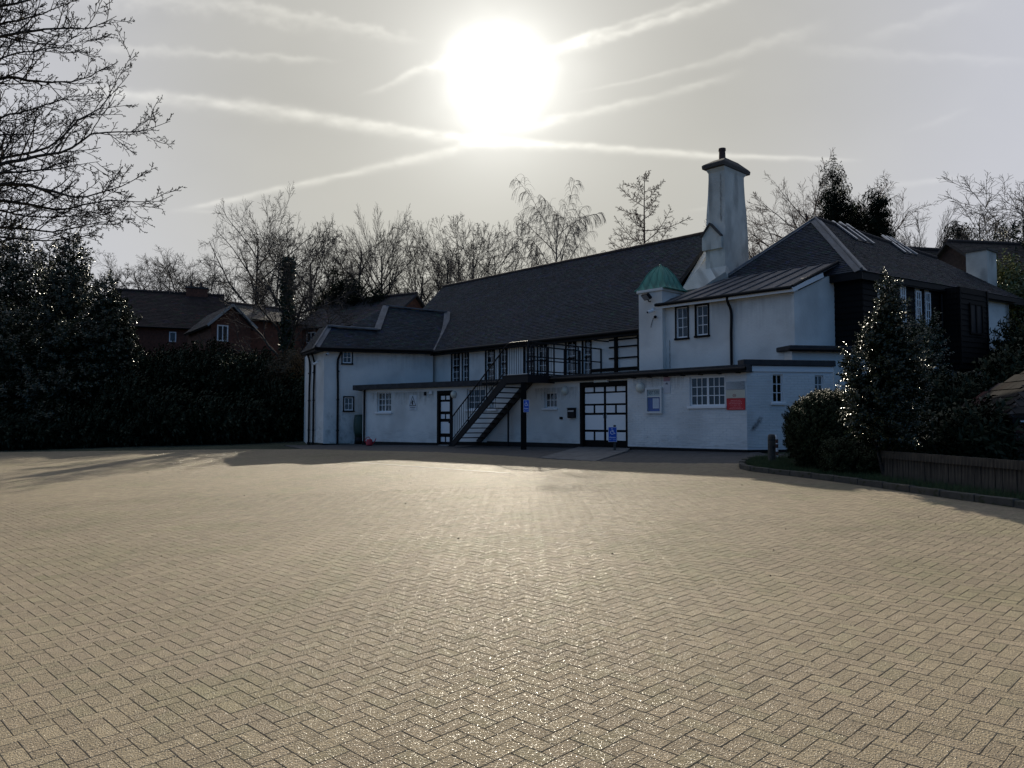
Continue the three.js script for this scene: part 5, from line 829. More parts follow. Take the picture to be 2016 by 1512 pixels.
// ------------------------------------------------------------------ houses behind
function house(name, label, o) { // front wall given as a Wall; gables at the ends unless hip
  const { wall, depth, eave, rise, wm = M.redbrick, tone = [0.05, 0.036, 0.032], windows = [], chimney, gableFront = false, seed = 50 } = o, L = wall.len, base = wall.P(L / 2, 0, -depth / 2), g = Math.min(gy(wall.P(0, 0).x, wall.P(0, 0).z), gy(wall.P(L, 0).x, wall.P(L, 0).z)) - 0.6;
  const t = thing(name, V(base.x, g, base.z), label, 'house');
  const ov = 0.3;
  if (!gableFront) {
    part(t, 'wall', metric(wall.put(box(0, L, g, eave, -depth, 0))), wm);
    part(t, 'gable', prism([wall.P(0, eave, 0), wall.P(0, eave, -depth), wall.P(0, eave + rise * 0.97, -depth / 2)], wall.u.clone().multiplyScalar(0.2)), wm); part(t, 'gable', prism([wall.P(L, eave, 0), wall.P(L, eave, -depth), wall.P(L, eave + rise * 0.97, -depth / 2)], wall.u.clone().multiplyScalar(-0.2)), wm);
    const d = slope(t, [wall.P(-ov, eave - 0.05, ov), wall.P(L + ov, eave - 0.05, ov), wall.P(L + ov, eave + rise, -depth / 2), wall.P(-ov, eave + rise, -depth / 2)], { gauge: 0.2, width: 0.34, tone, seed });
    part(t, 'roof', prism([wall.P(L + ov, eave - 0.05, -depth - ov), wall.P(-ov, eave - 0.05, -depth - ov), wall.P(-ov, eave + rise, -depth / 2), wall.P(L + ov, eave + rise, -depth / 2)], V(0, -0.14, 0)), M.deck); ridge(d.deck, wall.P(-ov, eave + rise + 0.02, -depth / 2), wall.P(L + ov, eave + rise + 0.02, -depth / 2), M.roofclay, 0.13);
    part(t, 'gutter', rod(wall.P(-ov, eave - 0.08, ov + 0.04), wall.P(L + ov, eave - 0.08, ov + 0.04), 0.06), M.black);
  } else {
    makeWall(t, wall, [[0, g], [L, g], [L, eave], [L / 2, eave + rise], [0, eave]], [], wm, depth);
    for (const s of [0, 1]) { const a = s ? L + ov : -ov, e = eave - ov * rise / (L / 2); const q = s ? [wall.P(a, e, -depth), wall.P(a, e, ov), wall.P(L / 2, eave + rise + 0.05, ov), wall.P(L / 2, eave + rise + 0.05, -depth)] : [wall.P(a, e, ov), wall.P(a, e, -depth), wall.P(L / 2, eave + rise + 0.05, -depth), wall.P(L / 2, eave + rise + 0.05, ov)]; slope(t, q, { gauge: 0.22, width: 0.36, tone, seed: seed + s }); part(t, 'barge_board', metric(bar(wall.P(a, e - 0.03, ov + 0.02), wall.P(L / 2, eave + rise + 0.02, ov + 0.02), 0.05, 0.16)), mat([0.30, 0.29, 0.27], 0.8)); }
  }
  for (const [x0, x1, y0, y1, c] of windows) { const f = part(t, 'window', metric(wall.put(merge(frameGeo(x0, x1, y0, y1, 0.08, -0.02, 0.05)))), M.white); part(f, 'pane', wall.put(box(x0 + 0.08, x1 - 0.08, y0 + 0.08, y1 - 0.08, 0.008, 0.016)), mat([0.03, 0.035, 0.04], 0.08)); const bars = []; for (let i = 1; i < (c ?? 2); i++) { const x = lerp(x0, x1, i / (c ?? 2)); bars.push(box(x - 0.03, x + 0.03, y0 + 0.08, y1 - 0.08, 0.016, 0.05)); } if (bars.length) part(f, 'mullion', wall.put(merge(bars)), M.white); }
  if (chimney) { const [u, n, w, h] = chimney, c = part(t, 'chimney', metric(wall.put(box(u, u + w, eave, eave + rise + h, n - 0.7, n))), wm); part(c, 'cap', wall.put(box(u - 0.06, u + w + 0.06, eave + rise + h, eave + rise + h + 0.14, n - 0.76, n + 0.06)), M.stonecap); for (const k of [0.25, 0.7]) part(c, 'pot', wall.put(new THREE.CylinderGeometry(0.11, 0.13, 0.45, 12).translate(u + w * k, eave + rise + h + 0.36, n - 0.35)), M.terracotta); }
  return t;
}
const hAt = (py, d) => EYE + (HZ - py) / F * d, gp = (px, d) => { const p = atDepth(px, 830, d); return V(p.x, 0, p.z); };
{
  const wA = new Wall(gp(214, 59), gp(432, 62)), eA = hAt(642, 60); house('brick_house', 'long red brick house with a dark clay roof and broad chimney behind the shrubs', { wall: wA, depth: 7, eave: eA, rise: hAt(574, 63.5) - eA, windows: [[wA.rect(333, 650, 347, 668)[0], wA.rect(333, 650, 347, 668)[1], eA - 1.15, eA - 0.35, 1], [wA.rect(388, 650, 406, 668)[0], wA.rect(388, 650, 406, 668)[1], eA - 1.15, eA - 0.35, 2]], chimney: [5.2, -3.2, 1.7, 0.45], seed: 51 });
  const wB = new Wall(gp(412, 50), gp(492, 51.5)), eB = hAt(634, 50.5); house('gabled_house', 'brick house with a pale edged gable and arched window behind the mound', { wall: wB, depth: 6.5, eave: eB, rise: hAt(600, 50.7) - eB, gableFront: true, windows: [[wB.rect(427, 640, 449, 672)[0], wB.rect(427, 640, 449, 672)[1], wB.rect(427, 640, 449, 672)[2], wB.rect(427, 640, 449, 672)[3], 2]], tone: [0.075, 0.075, 0.08], seed: 53 });
  const wB2 = new Wall(gp(486, 52), gp(592, 55)), eB2 = hAt(632, 53.5); house('brick_house', 'plain brick house with a grey slate roof behind the ivy covered trunk', { wall: wB2, depth: 5, eave: eB2, rise: hAt(604, 55.5) - eB2, tone: [0.075, 0.075, 0.08], seed: 55 });
  const wC = new Wall(gp(588, 56), gp(760, 52)), eC = hAt(640, 54); house('brick_house', 'brick house with white windows and slate roof behind the left block', { wall: wC, depth: 6, eave: eC, rise: hAt(588, 57) - eC, windows: [[wC.rect(604, 650, 612, 668)[0], wC.rect(604, 650, 622, 668)[1], eC - 1.1, eC - 0.3, 2]], tone: [0.06, 0.06, 0.064], seed: 57 });
  const wD = new Wall(gp(1838, 45.5), gp(1962, 46.5)), eD = hAt(545, 46); house('brick_house', 'dark roofed house on the slope behind the right hand chimney', { wall: wD, depth: 4, eave: eD, rise: hAt(490, 48) - eD, wm: M.darkbrick, tone: [0.03, 0.026, 0.026], seed: 59 });
  const wE = new Wall(gp(1966, 40), gp(2150, 41)), eE = hAt(552, 40); house('brick_house', 'dark house with a pale framed window beyond the small white chimney', { wall: wE, depth: 6, eave: eE + 0.5, rise: 2.3, wm: M.darkbrick, tone: [0.03, 0.026, 0.026], windows: [[wE.rect(1994, 530, 2016, 552)[0], wE.rect(1994, 530, 2030, 552)[1], eE - 0.9, eE + 0.2, 2]], seed: 61 });
}
// ------------------------------------------------------------------ bare trees
// branches grow as chains of tapered pieces; the trunk and the crown become one mesh each
class Wood {
  constructor() { this.p = []; this.n = []; this.i = []; this.uv = []; }
  seg(a, b, ra, rb) {
    const d = b.clone().sub(a), L = d.length(); if (L < 1e-4) return; d.divideScalar(L);
    const s = ra > 0.12 ? 8 : ra > 0.05 ? 6 : ra > 0.022 ? 4 : 3, x = (Math.abs(d.y) > 0.9 ? V(1, 0, 0) : V(0, 1, 0)).cross(d).normalize(), y = d.clone().cross(x), k = this.p.length / 3;
    for (let j = 0; j < s; j++) { const t = j / s * 6.28318, c = Math.cos(t), q = Math.sin(t), nx = x.x * c + y.x * q, ny = x.y * c + y.y * q, nz = x.z * c + y.z * q; this.p.push(a.x + nx * ra, a.y + ny * ra, a.z + nz * ra, b.x + nx * rb, b.y + ny * rb, b.z + nz * rb); this.n.push(nx, ny, nz, nx, ny, nz); this.uv.push(j / s, a.y, j / s, b.y); }
    for (let j = 0; j < s; j++) { const a0 = k + j * 2, a1 = k + ((j + 1) % s) * 2; this.i.push(a0, a1, a1 + 1, a0, a1 + 1, a0 + 1); }
  }
  geo() { const g = new THREE.BufferGeometry(); g.setAttribute('position', new THREE.BufferAttribute(new Float32Array(this.p), 3)); g.setAttribute('normal', new THREE.BufferAttribute(new Float32Array(this.n), 3)); g.setAttribute('uv', new THREE.BufferAttribute(new Float32Array(this.uv), 2)); g.setIndex(this.i); return g; }
}
let TRI = 0;
function grow(woods, r, spec, p, d, L, rad, lvl, hold) {
  const S = spec[lvl], n = S.n, step = L / n, pts = [], last = lvl === spec.length - 1; let dir = d.clone(), q = p.clone(), az = r() * 6.28;
  for (let i = 0; i < n; i++) {
    dir.x += (r() - 0.5) * S.wob; dir.y += (r() - 0.5) * S.wob + S.up; dir.z += (r() - 0.5) * S.wob; dir.normalize();
    const q2 = q.clone().addScaledVector(dir, step), r1 = Math.max(S.min, rad * (1 - S.taper * i / n)), r2 = Math.max(S.min, rad * (1 - S.taper * (i + 1) / n));
    woods[lvl < hold ? 0 : 1].seg(q, q2, r1, r2); pts.push([q2.clone(), dir.clone(), r2, (i + 1) / n]); q = q2;
  }
  if (last) return;
  const C = spec[lvl + 1], k = Math.round(S.kids * (0.8 + 0.4 * r()));
  for (let c = 0; c < k; c++) {
    const t = S.from + (1 - S.from) * Math.pow((c + r() * 0.9) / k, S.dens ?? 1), f = Math.min(n - 1, Math.floor(t * n)), [at, dd, rr] = pts[f]; const prev = f ? pts[f - 1][0] : p, pos = prev.clone().lerp(at, t * n - f < 0 ? 0 : Math.min(1, t * n - f));
    az += 2.4 + (r() - 0.5) * 0.9; const side = (Math.abs(dd.y) > 0.9 ? V(1, 0, 0) : V(0, 1, 0)).cross(dd).normalize(), s2 = dd.clone().cross(side), a = S.ang * (0.75 + 0.5 * r());
    const cd = dd.clone().multiplyScalar(Math.cos(a)).addScaledVector(side, Math.sin(a) * Math.cos(az)).addScaledVector(s2, Math.sin(a) * Math.sin(az)).normalize();
    if (S.lift) cd.y += S.lift; cd.normalize();
    const len = L * S.ratio * (S.len ? S.len(t) : 1 - 0.55 * t) * (0.7 + 0.6 * r());
    grow(woods, r, spec, pos, cd, len, Math.min(rr * 0.75, Math.max(C.min, rad * S.thin * (1 - 0.4 * t))), lvl + 1, hold);
  }
}
const SPEC = {
  round: () => [
    { n: 9, wob: 0.08, up: 0.05, taper: 0.78, min: 0.02, kids: 15, from: 0.30, ang: 0.92, ratio: 0.44, thin: 0.5, len: (t) => 0.6 + 0.55 * Math.sin(Math.min(1, t * 1.1) * Math.PI * 0.85) },
    { n: 6, wob: 0.34, up: 0.03, taper: 0.8, min: 0.02, kids: 9, from: 0.2, ang: 0.68, ratio: 0.5, thin: 0.45 },
    { n: 4, wob: 0.42, up: 0.02, taper: 0.8, min: 0.015, kids: 6, from: 0.15, ang: 0.62, ratio: 0.55, thin: 0.5 },
    { n: 2, wob: 0.45, up: 0.04, taper: 0.6, min: 0.012, kids: 4, from: 0.1, ang: 0.66, ratio: 0.7, thin: 0.6 },
    { n: 1, wob: 0.4, up: 0.03, taper: 0.5, min: 0.010 }],
  upright: () => [
    { n: 8, wob: 0.10, up: 0.05, taper: 0.78, min: 0.02, kids: 9, from: 0.2, ang: 0.55, ratio: 0.55, thin: 0.45, len: (t) => 1.05 - 0.5 * t },
    { n: 6, wob: 0.22, up: 0.10, taper: 0.82, min: 0.016, kids: 8, from: 0.2, ang: 0.5, ratio: 0.40, thin: 0.45 },
    { n: 4, wob: 0.3, up: 0.08, taper: 0.8, min: 0.012, kids: 5, from: 0.15, ang: 0.5, ratio: 0.5, thin: 0.5 },
    { n: 2, wob: 0.35, up: 0.06, taper: 0.7, min: 0.010, kids: 3, from: 0.1, ang: 0.5, ratio: 0.7, thin: 0.6 },
    { n: 1, wob: 0.3, up: 0.05, taper: 0.6, min: 0.009 }],
  fan: () => [
    { n: 8, wob: 0.03, up: 0.05, taper: 0.8, min: 0.02, kids: 30, from: 0.34, ang: 0.86, ratio: 0.70, thin: 0.36, len: (t) => 0.9 - 0.25 * t },
    { n: 6, wob: 0.16, up: 0.03, taper: 0.85, min: 0.016, kids: 13, from: 0.25, ang: 0.42, ratio: 0.42, thin: 0.42 },
    { n: 3, wob: 0.22, up: 0.02, taper: 0.8, min: 0.012, kids: 9, from: 0.1, ang: 0.45, ratio: 0.5, thin: 0.5 },
    { n: 1, wob: 0.25, up: 0.02, taper: 0.7, min: 0.010 }],
  weep: () => [
    { n: 9, wob: 0.14, up: 0.05, taper: 0.8, min: 0.02, kids: 24, from: 0.40, ang: 0.75, ratio: 0.40, thin: 0.42, lift: 0.35, len: (t) => 0.9 + 0.1 * t },
    { n: 7, wob: 0.2, up: -0.06, taper: 0.85, min: 0.017, kids: 16, from: 0.3, ang: 0.6, ratio: 0.26, thin: 0.45 },
    { n: 4, wob: 0.2, up: -0.28, taper: 0.8, min: 0.013, kids: 8, from: 0.2, ang: 0.5, ratio: 1.3, thin: 0.5 },
    { n: 4, wob: 0.08, up: -0.6, taper: 0.5, min: 0.009 }],
  larch: () => [
    { n: 12, wob: 0.03, up: 0.05, taper: 0.93, min: 0.02, kids: 64, from: 0.12, ang: 1.35, ratio: 0.40, thin: 0.22, len: (t) => 1.15 - 0.98 * t },
    { n: 7, wob: 0.12, up: 0.09, taper: 0.85, min: 0.018, kids: 17, from: 0.12, ang: 0.9, ratio: 0.24, thin: 0.42 },
    { n: 2, wob: 0.3, up: 0.03, taper: 0.7, min: 0.012, kids: 6, from: 0.1, ang: 0.7, ratio: 0.5, thin: 0.6 },
    { n: 1, wob: 0.3, up: 0.0, taper: 0.6, min: 0.010 }],
};
function bareTree(name, label, group, px, topY, d, kind, o = {}) {
  const g = gp(px, d), gh = gy(g.x, g.z) - 0.1, H = hAt(topY, d) - gh, r = rng(o.seed ?? Math.floor(px * 7 + topY)), spec = SPEC[kind](), wood = [new Wood(), new Wood()], t = thing(name, V(g.x, gh, g.z), label, 'tree', group), rad = (o.rad ?? 0.017) * H;
  if (o.lean) { }
  const stems = o.stems ?? 1, k = { round: 0.78, upright: 0.80, fan: 0.70, weep: 0.86, larch: 0.99 }[kind];
  for (let s = 0; s < stems; s++) { const a = r() * 6.28, sp = stems > 1 ? 0.16 : 0.0; grow(wood, r, spec, V(stems > 1 ? Math.cos(a) * 0.35 : 0, 0, stems > 1 ? Math.sin(a) * 0.35 : 0), V((o.lean ?? 0) + Math.cos(a) * sp, 1, Math.sin(a) * sp).normalize(), H * k, rad * (stems > 1 ? 0.7 : 1), 0, 2); }
  TRI += (wood[0].i.length + wood[1].i.length) / 3;
  let hi = 0; for (const w of wood) for (let i = 1; i < w.p.length; i += 3) hi = Math.max(hi, w.p[i]);
  const sy = H / hi; // make the crown end at the measured height
  const bm = o.bark ?? M.bark, tm = o.twig ?? M.twig;
  for (const [w, nm, m] of [[wood[0], 'trunk', bm], [wood[1], 'crown', tm]]) { const me = shadow(new THREE.Mesh(w.geo().scale(sy * (o.wide ?? 1), sy, sy * (o.wide ?? 1)), m)); me.name = nm; t.add(me); }
  return t;
}
const GT = 'bare trees beyond the hall';
bareTree('ash_tree', 'tall bare ash with seed bunches standing left of the ivy covered tree', GT, 497, 358, 66, 'round', { wide: 0.68, seed: 14 });
const ivyTree = bareTree('bare_tree', 'bare tree with an ivy covered trunk behind the brick houses', GT, 562, 402, 47, 'round', { wide: 0.85, seed: 6, rad: 0.018 });
bareTree('bare_tree', 'bare tree with a wide fan shaped crown above the left block', GT, 752, 378, 68, 'fan', { wide: 0.66, seed: 9 });
[[214, 505, 80, 'round'], [262, 488, 82, 'round'], [318, 486, 84, 'round'], [372, 484, 80, 'round'], [412, 492, 76, 'upright'], [455, 500, 84, 'round']].forEach(([x, y, d, k], i) => bareTree('small_bare_tree', ['low bare tree beside the evergreens, first above the long brick roof', 'low bare tree above the plain end of the long brick roof', 'low rounded bare tree above the middle of the long brick roof', 'low bare tree directly above the broad brick chimney', 'low upright bare tree between the broad chimney and the gabled house', 'low bare tree behind the foot of the tall ash'][i], 'low bare trees above the brick houses', x, y, d, k, { seed: 100 + i, wide: 1.15 }));
[[535, 440, 80, 'round'], [612, 420, 74, 'round'], [655, 440, 78, 'round'], [694, 446, 82, 'round']].forEach(([x, y, d, k], i) => bareTree('bare_tree', ['slender bare tree between the tall ash and the ivy covered tree', 'bare tree with a rounded top next to the ivy covered tree', 'slender upright bare tree halfway from the ivy covered tree to the fan shaped tree', 'bare tree half hidden by the fan shaped crown'][i], GT, x, y, d, k, { seed: 200 + i, wide: 0.8 }));
[[812, 432, 70, 'round'], [842, 428, 76, 'upright'], [872, 412, 66, 'upright'], [902, 402, 70, 'round'], [932, 420, 74, 'upright']].forEach(([x, y, d, k], i) => bareTree('bare_tree', ['upright bare tree touching the fan shaped crown', 'many stemmed bare tree above the ridge step of the left block', 'tall many stemmed bare tree above the end of the hall ridge', 'tallest of the many stemmed bare trees above the hall ridge', 'many stemmed bare tree beside the thin fine twigged one'][i], GT, x, y, d, k, { seed: 300 + i, stems: i % 2 ? 2 : 1, wide: 0.85 }));
bareTree('bare_tree', 'thin bare tree with fine side twigs just left of the weeping birch', GT, 980, 404, 60, 'round', { seed: 41, wide: 0.75, rad: 0.013, twig: M.birch });
bareTree('weeping_birch', 'weeping birch with hanging twigs rising over the hall roof', GT, 1097, 345, 56, 'weep', { seed: 17, wide: 0.85, rad: 0.013, bark: M.birch, twig: M.birch });
bareTree('larch_tree', 'bare larch with upswept side branches rising over the hall roof', GT, 1270, 325, 50, 'larch', { seed: 23, wide: 1.0, rad: 0.014, bark: M.larch, twig: M.larch });
[[1185, 488, 64, 'weep'], [1030, 500, 70, 'round']].forEach(([x, y, d, k], i) => bareTree('small_bare_tree', ['low twiggy tree between the weeping birch and the larch', 'low twiggy tree at the foot of the weeping birch'][i], GT, x, y, d, k, { seed: 400 + i, bark: M.birch, twig: M.birch }));
[[1535, 375, 62, 'round'], [1590, 322, 66, 'round'], [1622, 300, 64, 'upright'], [1668, 330, 70, 'round'], [1500, 420, 58, 'round']].forEach(([x, y, d, k], i) => bareTree('bare_tree', ['spreading bare tree between the tall chimney and the dark conifer', 'bare tree just touching the dark conifer on the chimney side', 'tall upright bare tree showing over the top of the dark conifer', 'bare tree with twigs showing on the cypress side of the dark conifer', 'low bare tree close beside the tall chimney'][i], GT, x, y, d, k, { seed: 500 + i, wide: 1.05, twig: M.larch }));
bareTree('bare_tree', 'bare tree with a full rounded crown above the rooflights', GT, 1833, 390, 60, 'fan', { seed: 55, wide: 0.8, stems: 1 });
[[1965, 400, 52, 'round'], [2040, 325, 50, 'round'], [2090, 330, 54, 'round']].forEach(([x, y, d, k], i) => bareTree('bare_tree', ['dense bare tree above the small white chimney', 'taller dense bare tree at the top of the slope', 'dense bare tree behind the dark house on the slope'][i], GT, x, y, d, k, { seed: 600 + i, wide: 1.1 }));
// ------------------------------------------------------------------ the near tree whose limbs hang in from the left
{
  const d0 = 13, base = gp(-330, d0), gh = gy(base.x, base.z) - 0.1, t = thing('overhanging_tree', V(base.x, gh, base.z), 'large bare tree reaching long twiggy limbs over the car park', 'tree'), r = rng(71), trunk = new Wood(), crown = new Wood();
  const tp = [V(0, 0, 0), V(0.1, 2, 0.05), V(-0.05, 4, -0.1), V(0.1, 6, 0), V(0, 8.2, 0.15), V(0.15, 10.5, 0), V(0.1, 12.5, 0.1)]; for (let i = 0; i < tp.length - 1; i++) trunk.seg(tp[i], tp[i + 1], 0.34 - i * 0.05, 0.34 - (i + 1) * 0.05);
  const twigSpec = [{ n: 6, wob: 0.34, up: 0.05, taper: 0.75, min: 0.006, kids: 6, from: 0.15, ang: 0.75, ratio: 0.42, thin: 0.6, dens: 1 }, { n: 4, wob: 0.4, up: 0.08, taper: 0.6, min: 0.005, kids: 4, from: 0.2, ang: 0.75, ratio: 0.42, thin: 0.7 }, { n: 1, wob: 0.4, up: 0.08, taper: 0.4, min: 0.0045, kids: 2, from: 0.5, ang: 0.7, ratio: 0.5, thin: 0.8 }, { n: 1, wob: 0.3, up: 0.05, taper: 0.2, min: 0.0045 }];
  const limbs = [
    [[-330, 520], [-120, 475], [0, 448], [100, 456], [200, 441], [285, 428]], [[-330, 500], [-100, 430], [0, 396], [120, 412], [230, 394], [330, 396], [382, 374]], [[-330, 470], [-100, 400], [0, 362], [90, 372], [170, 388], [250, 372], [320, 345]],
    [[-330, 420], [-120, 345], [0, 312], [95, 290], [165, 238], [215, 215], [252, 165], [298, 97]], [[-330, 400], [-80, 345], [40, 315], [150, 292], [200, 264], [320, 258], [384, 238]], [[-330, 300], [-120, 210], [0, 155], [100, 163], [180, 155], [232, 132]],
    [[-330, 240], [-100, 120], [0, 72], [120, 56], [185, 56], [255, 33]], [[-330, 200], [-120, 90], [0, 48], [80, 30], [165, -4]], [[-330, 340], [-120, 270], [0, 232], [80, 210], [165, 186]], [[-330, 460], [-140, 390], [-20, 345], [60, 338], [140, 330], [215, 318]],
    [[-330, 150], [-100, 30], [20, 10], [110, -20], [200, -60]], [[-330, 110], [-150, -60], [-30, -140], [80, -210]], [[-330, 560], [-150, 520], [-30, 470], [60, 472], [150, 470], [215, 452]], [[-330, 260], [-130, 170], [-10, 118], [70, 100], [150, 90], [190, 70]], [[-330, 380], [-140, 300], [-20, 268], [70, 262], [130, 240]], [[-330, 440], [-150, 420], [-40, 410], [60, 425], [150, 424], [240, 410]],
  ];
  limbs.forEach((L, k) => {
    const dz = (r() - 0.5) * 2.6, pts = L.map(([x, y], i) => { const p = atDepth(x > 100 ? x - 0.17 * (x - 100) : x, y, d0 + dz * i / (L.length - 1) + (i ? (r() - 0.5) * 0.2 : 0)); return V(p.x - base.x, p.y - gh, p.z - base.z); });
    pts[0].x = (r() - 0.5) * 0.1; pts[0].z = (r() - 0.5) * 0.1; const cv = new THREE.CatmullRomCurve3(pts, false, 'centripetal'), n = 26, rad = 0.046 + r() * 0.028; let prev = cv.getPointAt(0);
    for (let i = 1; i <= n; i++) { const q = cv.getPointAt(i / n); q.x += (r() - 0.5) * 0.03; q.y += (r() - 0.5) * 0.03; crown.seg(prev, q, Math.max(0.006, rad * (1 - 0.93 * Math.pow((i - 1) / n, 0.9))), Math.max(0.005, rad * (1 - 0.93 * Math.pow(i / n, 0.9)))); prev = q; }
    const kids = 27; for (let c = 0; c < kids; c++) { const u = 0.28 + 0.71 * (c + r()) / kids, p = cv.getPointAt(u), tg = cv.getTangentAt(u), a = r() * 6.28, s = V(0, 1, 0).cross(tg).normalize(), s2 = tg.clone().cross(s), an = 0.5 + r() * 0.5, dir = tg.clone().multiplyScalar(Math.cos(an)).addScaledVector(s, Math.sin(an) * Math.cos(a)).addScaledVector(s2, Math.sin(an) * Math.sin(a)); dir.y += 0.15; dir.normalize(); grow([crown, crown], r, twigSpec, p, dir, (0.5 + r() * 1.1) * (1.12 - u * 0.75), Math.max(0.006, rad * (1 - 0.9 * u) * 0.55), 0, 9); }
  });
  for (const [w, nm, m] of [[trunk, 'trunk', M.bark], [crown, 'crown', M.bark]]) { const me = shadow(new THREE.Mesh(w.geo(), m)); me.name = nm; t.add(me); TRI += w.i.length / 3; }
}
// ------------------------------------------------------------------ evergreens: sprigs of single leaves
function sprig(n, len, leaf, wid, seed, droop = 0) {
  const r = rng(seed), p = [], nn = []; const v = (q, m) => { p.push(q.x, q.y, q.z); m.normalize(); nn.push(m.x, m.y, m.z); };
  for (let i = 0; i < n; i++) {
    const t = (i + 0.5) / n, b = V((r() - 0.5) * 0.06 * len, t * len, (r() - 0.5) * 0.06 * len), a = i * 2.4 + r(), out = V(Math.cos(a), 0.55 - droop + r() * 0.5, Math.sin(a)).normalize(), side = out.clone().cross(V(0, 1, 0)).normalize(), up = side.clone().cross(out), l = leaf * (0.75 + 0.5 * r());
    const tip = b.clone().addScaledVector(out, l), m = b.clone().addScaledVector(out, l * 0.45), A = m.clone().addScaledVector(side, wid * l).addScaledVector(up, 0.16 * l), B = m.clone().addScaledVector(side, -wid * l).addScaledVector(up, 0.16 * l);
    const N0 = up.clone().addScaledVector(out, -0.35), N1 = up.clone().addScaledVector(out, 0.5), NA = up.clone().addScaledVector(side, 0.55), NB = up.clone().addScaledVector(side, -0.55); // a leaf is arched
    v(b, N0); v(A, NA); v(tip, N1); v(b, N0); v(tip, N1); v(B, NB);
  }
  const g = new THREE.BufferGeometry(); g.setAttribute('position', new THREE.Float32BufferAttribute(p, 3)); g.setAttribute('normal', new THREE.Float32BufferAttribute(nn, 3)); return g;
}
const SPRIG = { holly: sprig(11, 0.26, 0.085, 0.28, 1), laurel: sprig(9, 0.34, 0.15, 0.19, 2), box: sprig(14, 0.16, 0.045, 0.3, 3), big: sprig(12, 0.5, 0.17, 0.24, 4), needle: sprig(16, 0.6, 0.24, 0.08, 5, 0.9), ivy: sprig(8, 0.22, 0.12, 0.42, 6), dry: sprig(7, 0.4, 0.12, 0.14, 7, 0.9) };
// lumps: list of [dx, dy, dz, rx, ry, rz] round the base point; sprigs sit mostly near the lumps' surfaces
function leafy(name, label, category, group, base, lumps, count, sp, m, o = {}) {
  const r = rng(o.seed ?? 1), t = thing(name, base, label, category, group), vol = lumps.map(([, , , a, b, c]) => Math.pow(a * b * c, 0.67)), sum = vol.reduce((a, b) => a + b, 0), list = [], M4 = new THREE.Matrix4(), q = new THREE.Quaternion(), y = V(0, 1, 0);
  lumps.forEach(([dx, dy, dz, rx, ry, rz], k) => {
    const n = Math.round(count * vol[k] / sum);
    for (let i = 0; i < n; i++) {
      const z = 2 * r() - 1, a = r() * 6.2832, s = Math.sqrt(1 - z * z), dir = V(s * Math.cos(a), z, s * Math.sin(a)); const bump = 1 + (o.rough ?? 0.28) * (fbm(dir.x * 2.2 + k * 5 + 20, dir.y * 2.2 + dir.z * 2.2 + 20, 3) - 0.5) * 2, rr = Math.pow(r(), o.fill ?? 0.30) * bump;
      const p = V(dx + dir.x * rx * rr, dy + dir.y * ry * rr, dz + dir.z * rz * rr); if (p.y < (o.floor ?? 0.05)) continue;
      const od = dir.clone().multiply(V(1 / rx, 1 / ry, 1 / rz)).normalize().add(V((r() - 0.5) * 1.5, 0.35 + (r() - 0.5) * 1.2 - (o.droop ?? 0), (r() - 0.5) * 1.5)).normalize(), sc = (o.size ?? 1) * (0.7 + 0.6 * r());
      list.push(M4.clone().compose(p, q.clone().setFromUnitVectors(y, od), V(sc, sc, sc)));
    }
  });
  const im = new THREE.InstancedMesh(sp, m, list.length); list.forEach((x, i) => im.setMatrixAt(i, x)); im.name = 'foliage'; im.userData.kind = 'stuff'; shadow(im); t.add(im);
  const w = new Wood(); lumps.forEach(([dx, dy, dz, rx, ry]) => { const e = V(dx, dy + ry * 0.55, dz), mid = V(dx * 0.5, dy * 0.45, dz * 0.5), R = o.stem ?? 0.06; w.seg(V(dx * 0.15, -0.1, dz * 0.15), mid, R, R * 0.75); w.seg(mid, e, R * 0.75, R * 0.25); });
  const me = shadow(new THREE.Mesh(w.geo(), M.bark)); me.name = 'stem'; t.add(me); return t;
}
const vary = (c, n, rx, ry, rz, k, seed) => { const r = rng(seed), L = []; for (let i = 0; i < n; i++) { const a = r() * 6.28, f = Math.sqrt(r()); L.push([c[0] + Math.cos(a) * f * rx, c[1] + (r() * 2 - 1) * ry, c[2] + Math.sin(a) * f * rz, k * (0.7 + 0.6 * r()), k * (0.7 + 0.6 * r()), k * (0.7 + 0.6 * r())]); } return L; };
const foot = (px, d) => { const p = gp(px, d); return V(p.x, gy(p.x, p.z), p.z); };
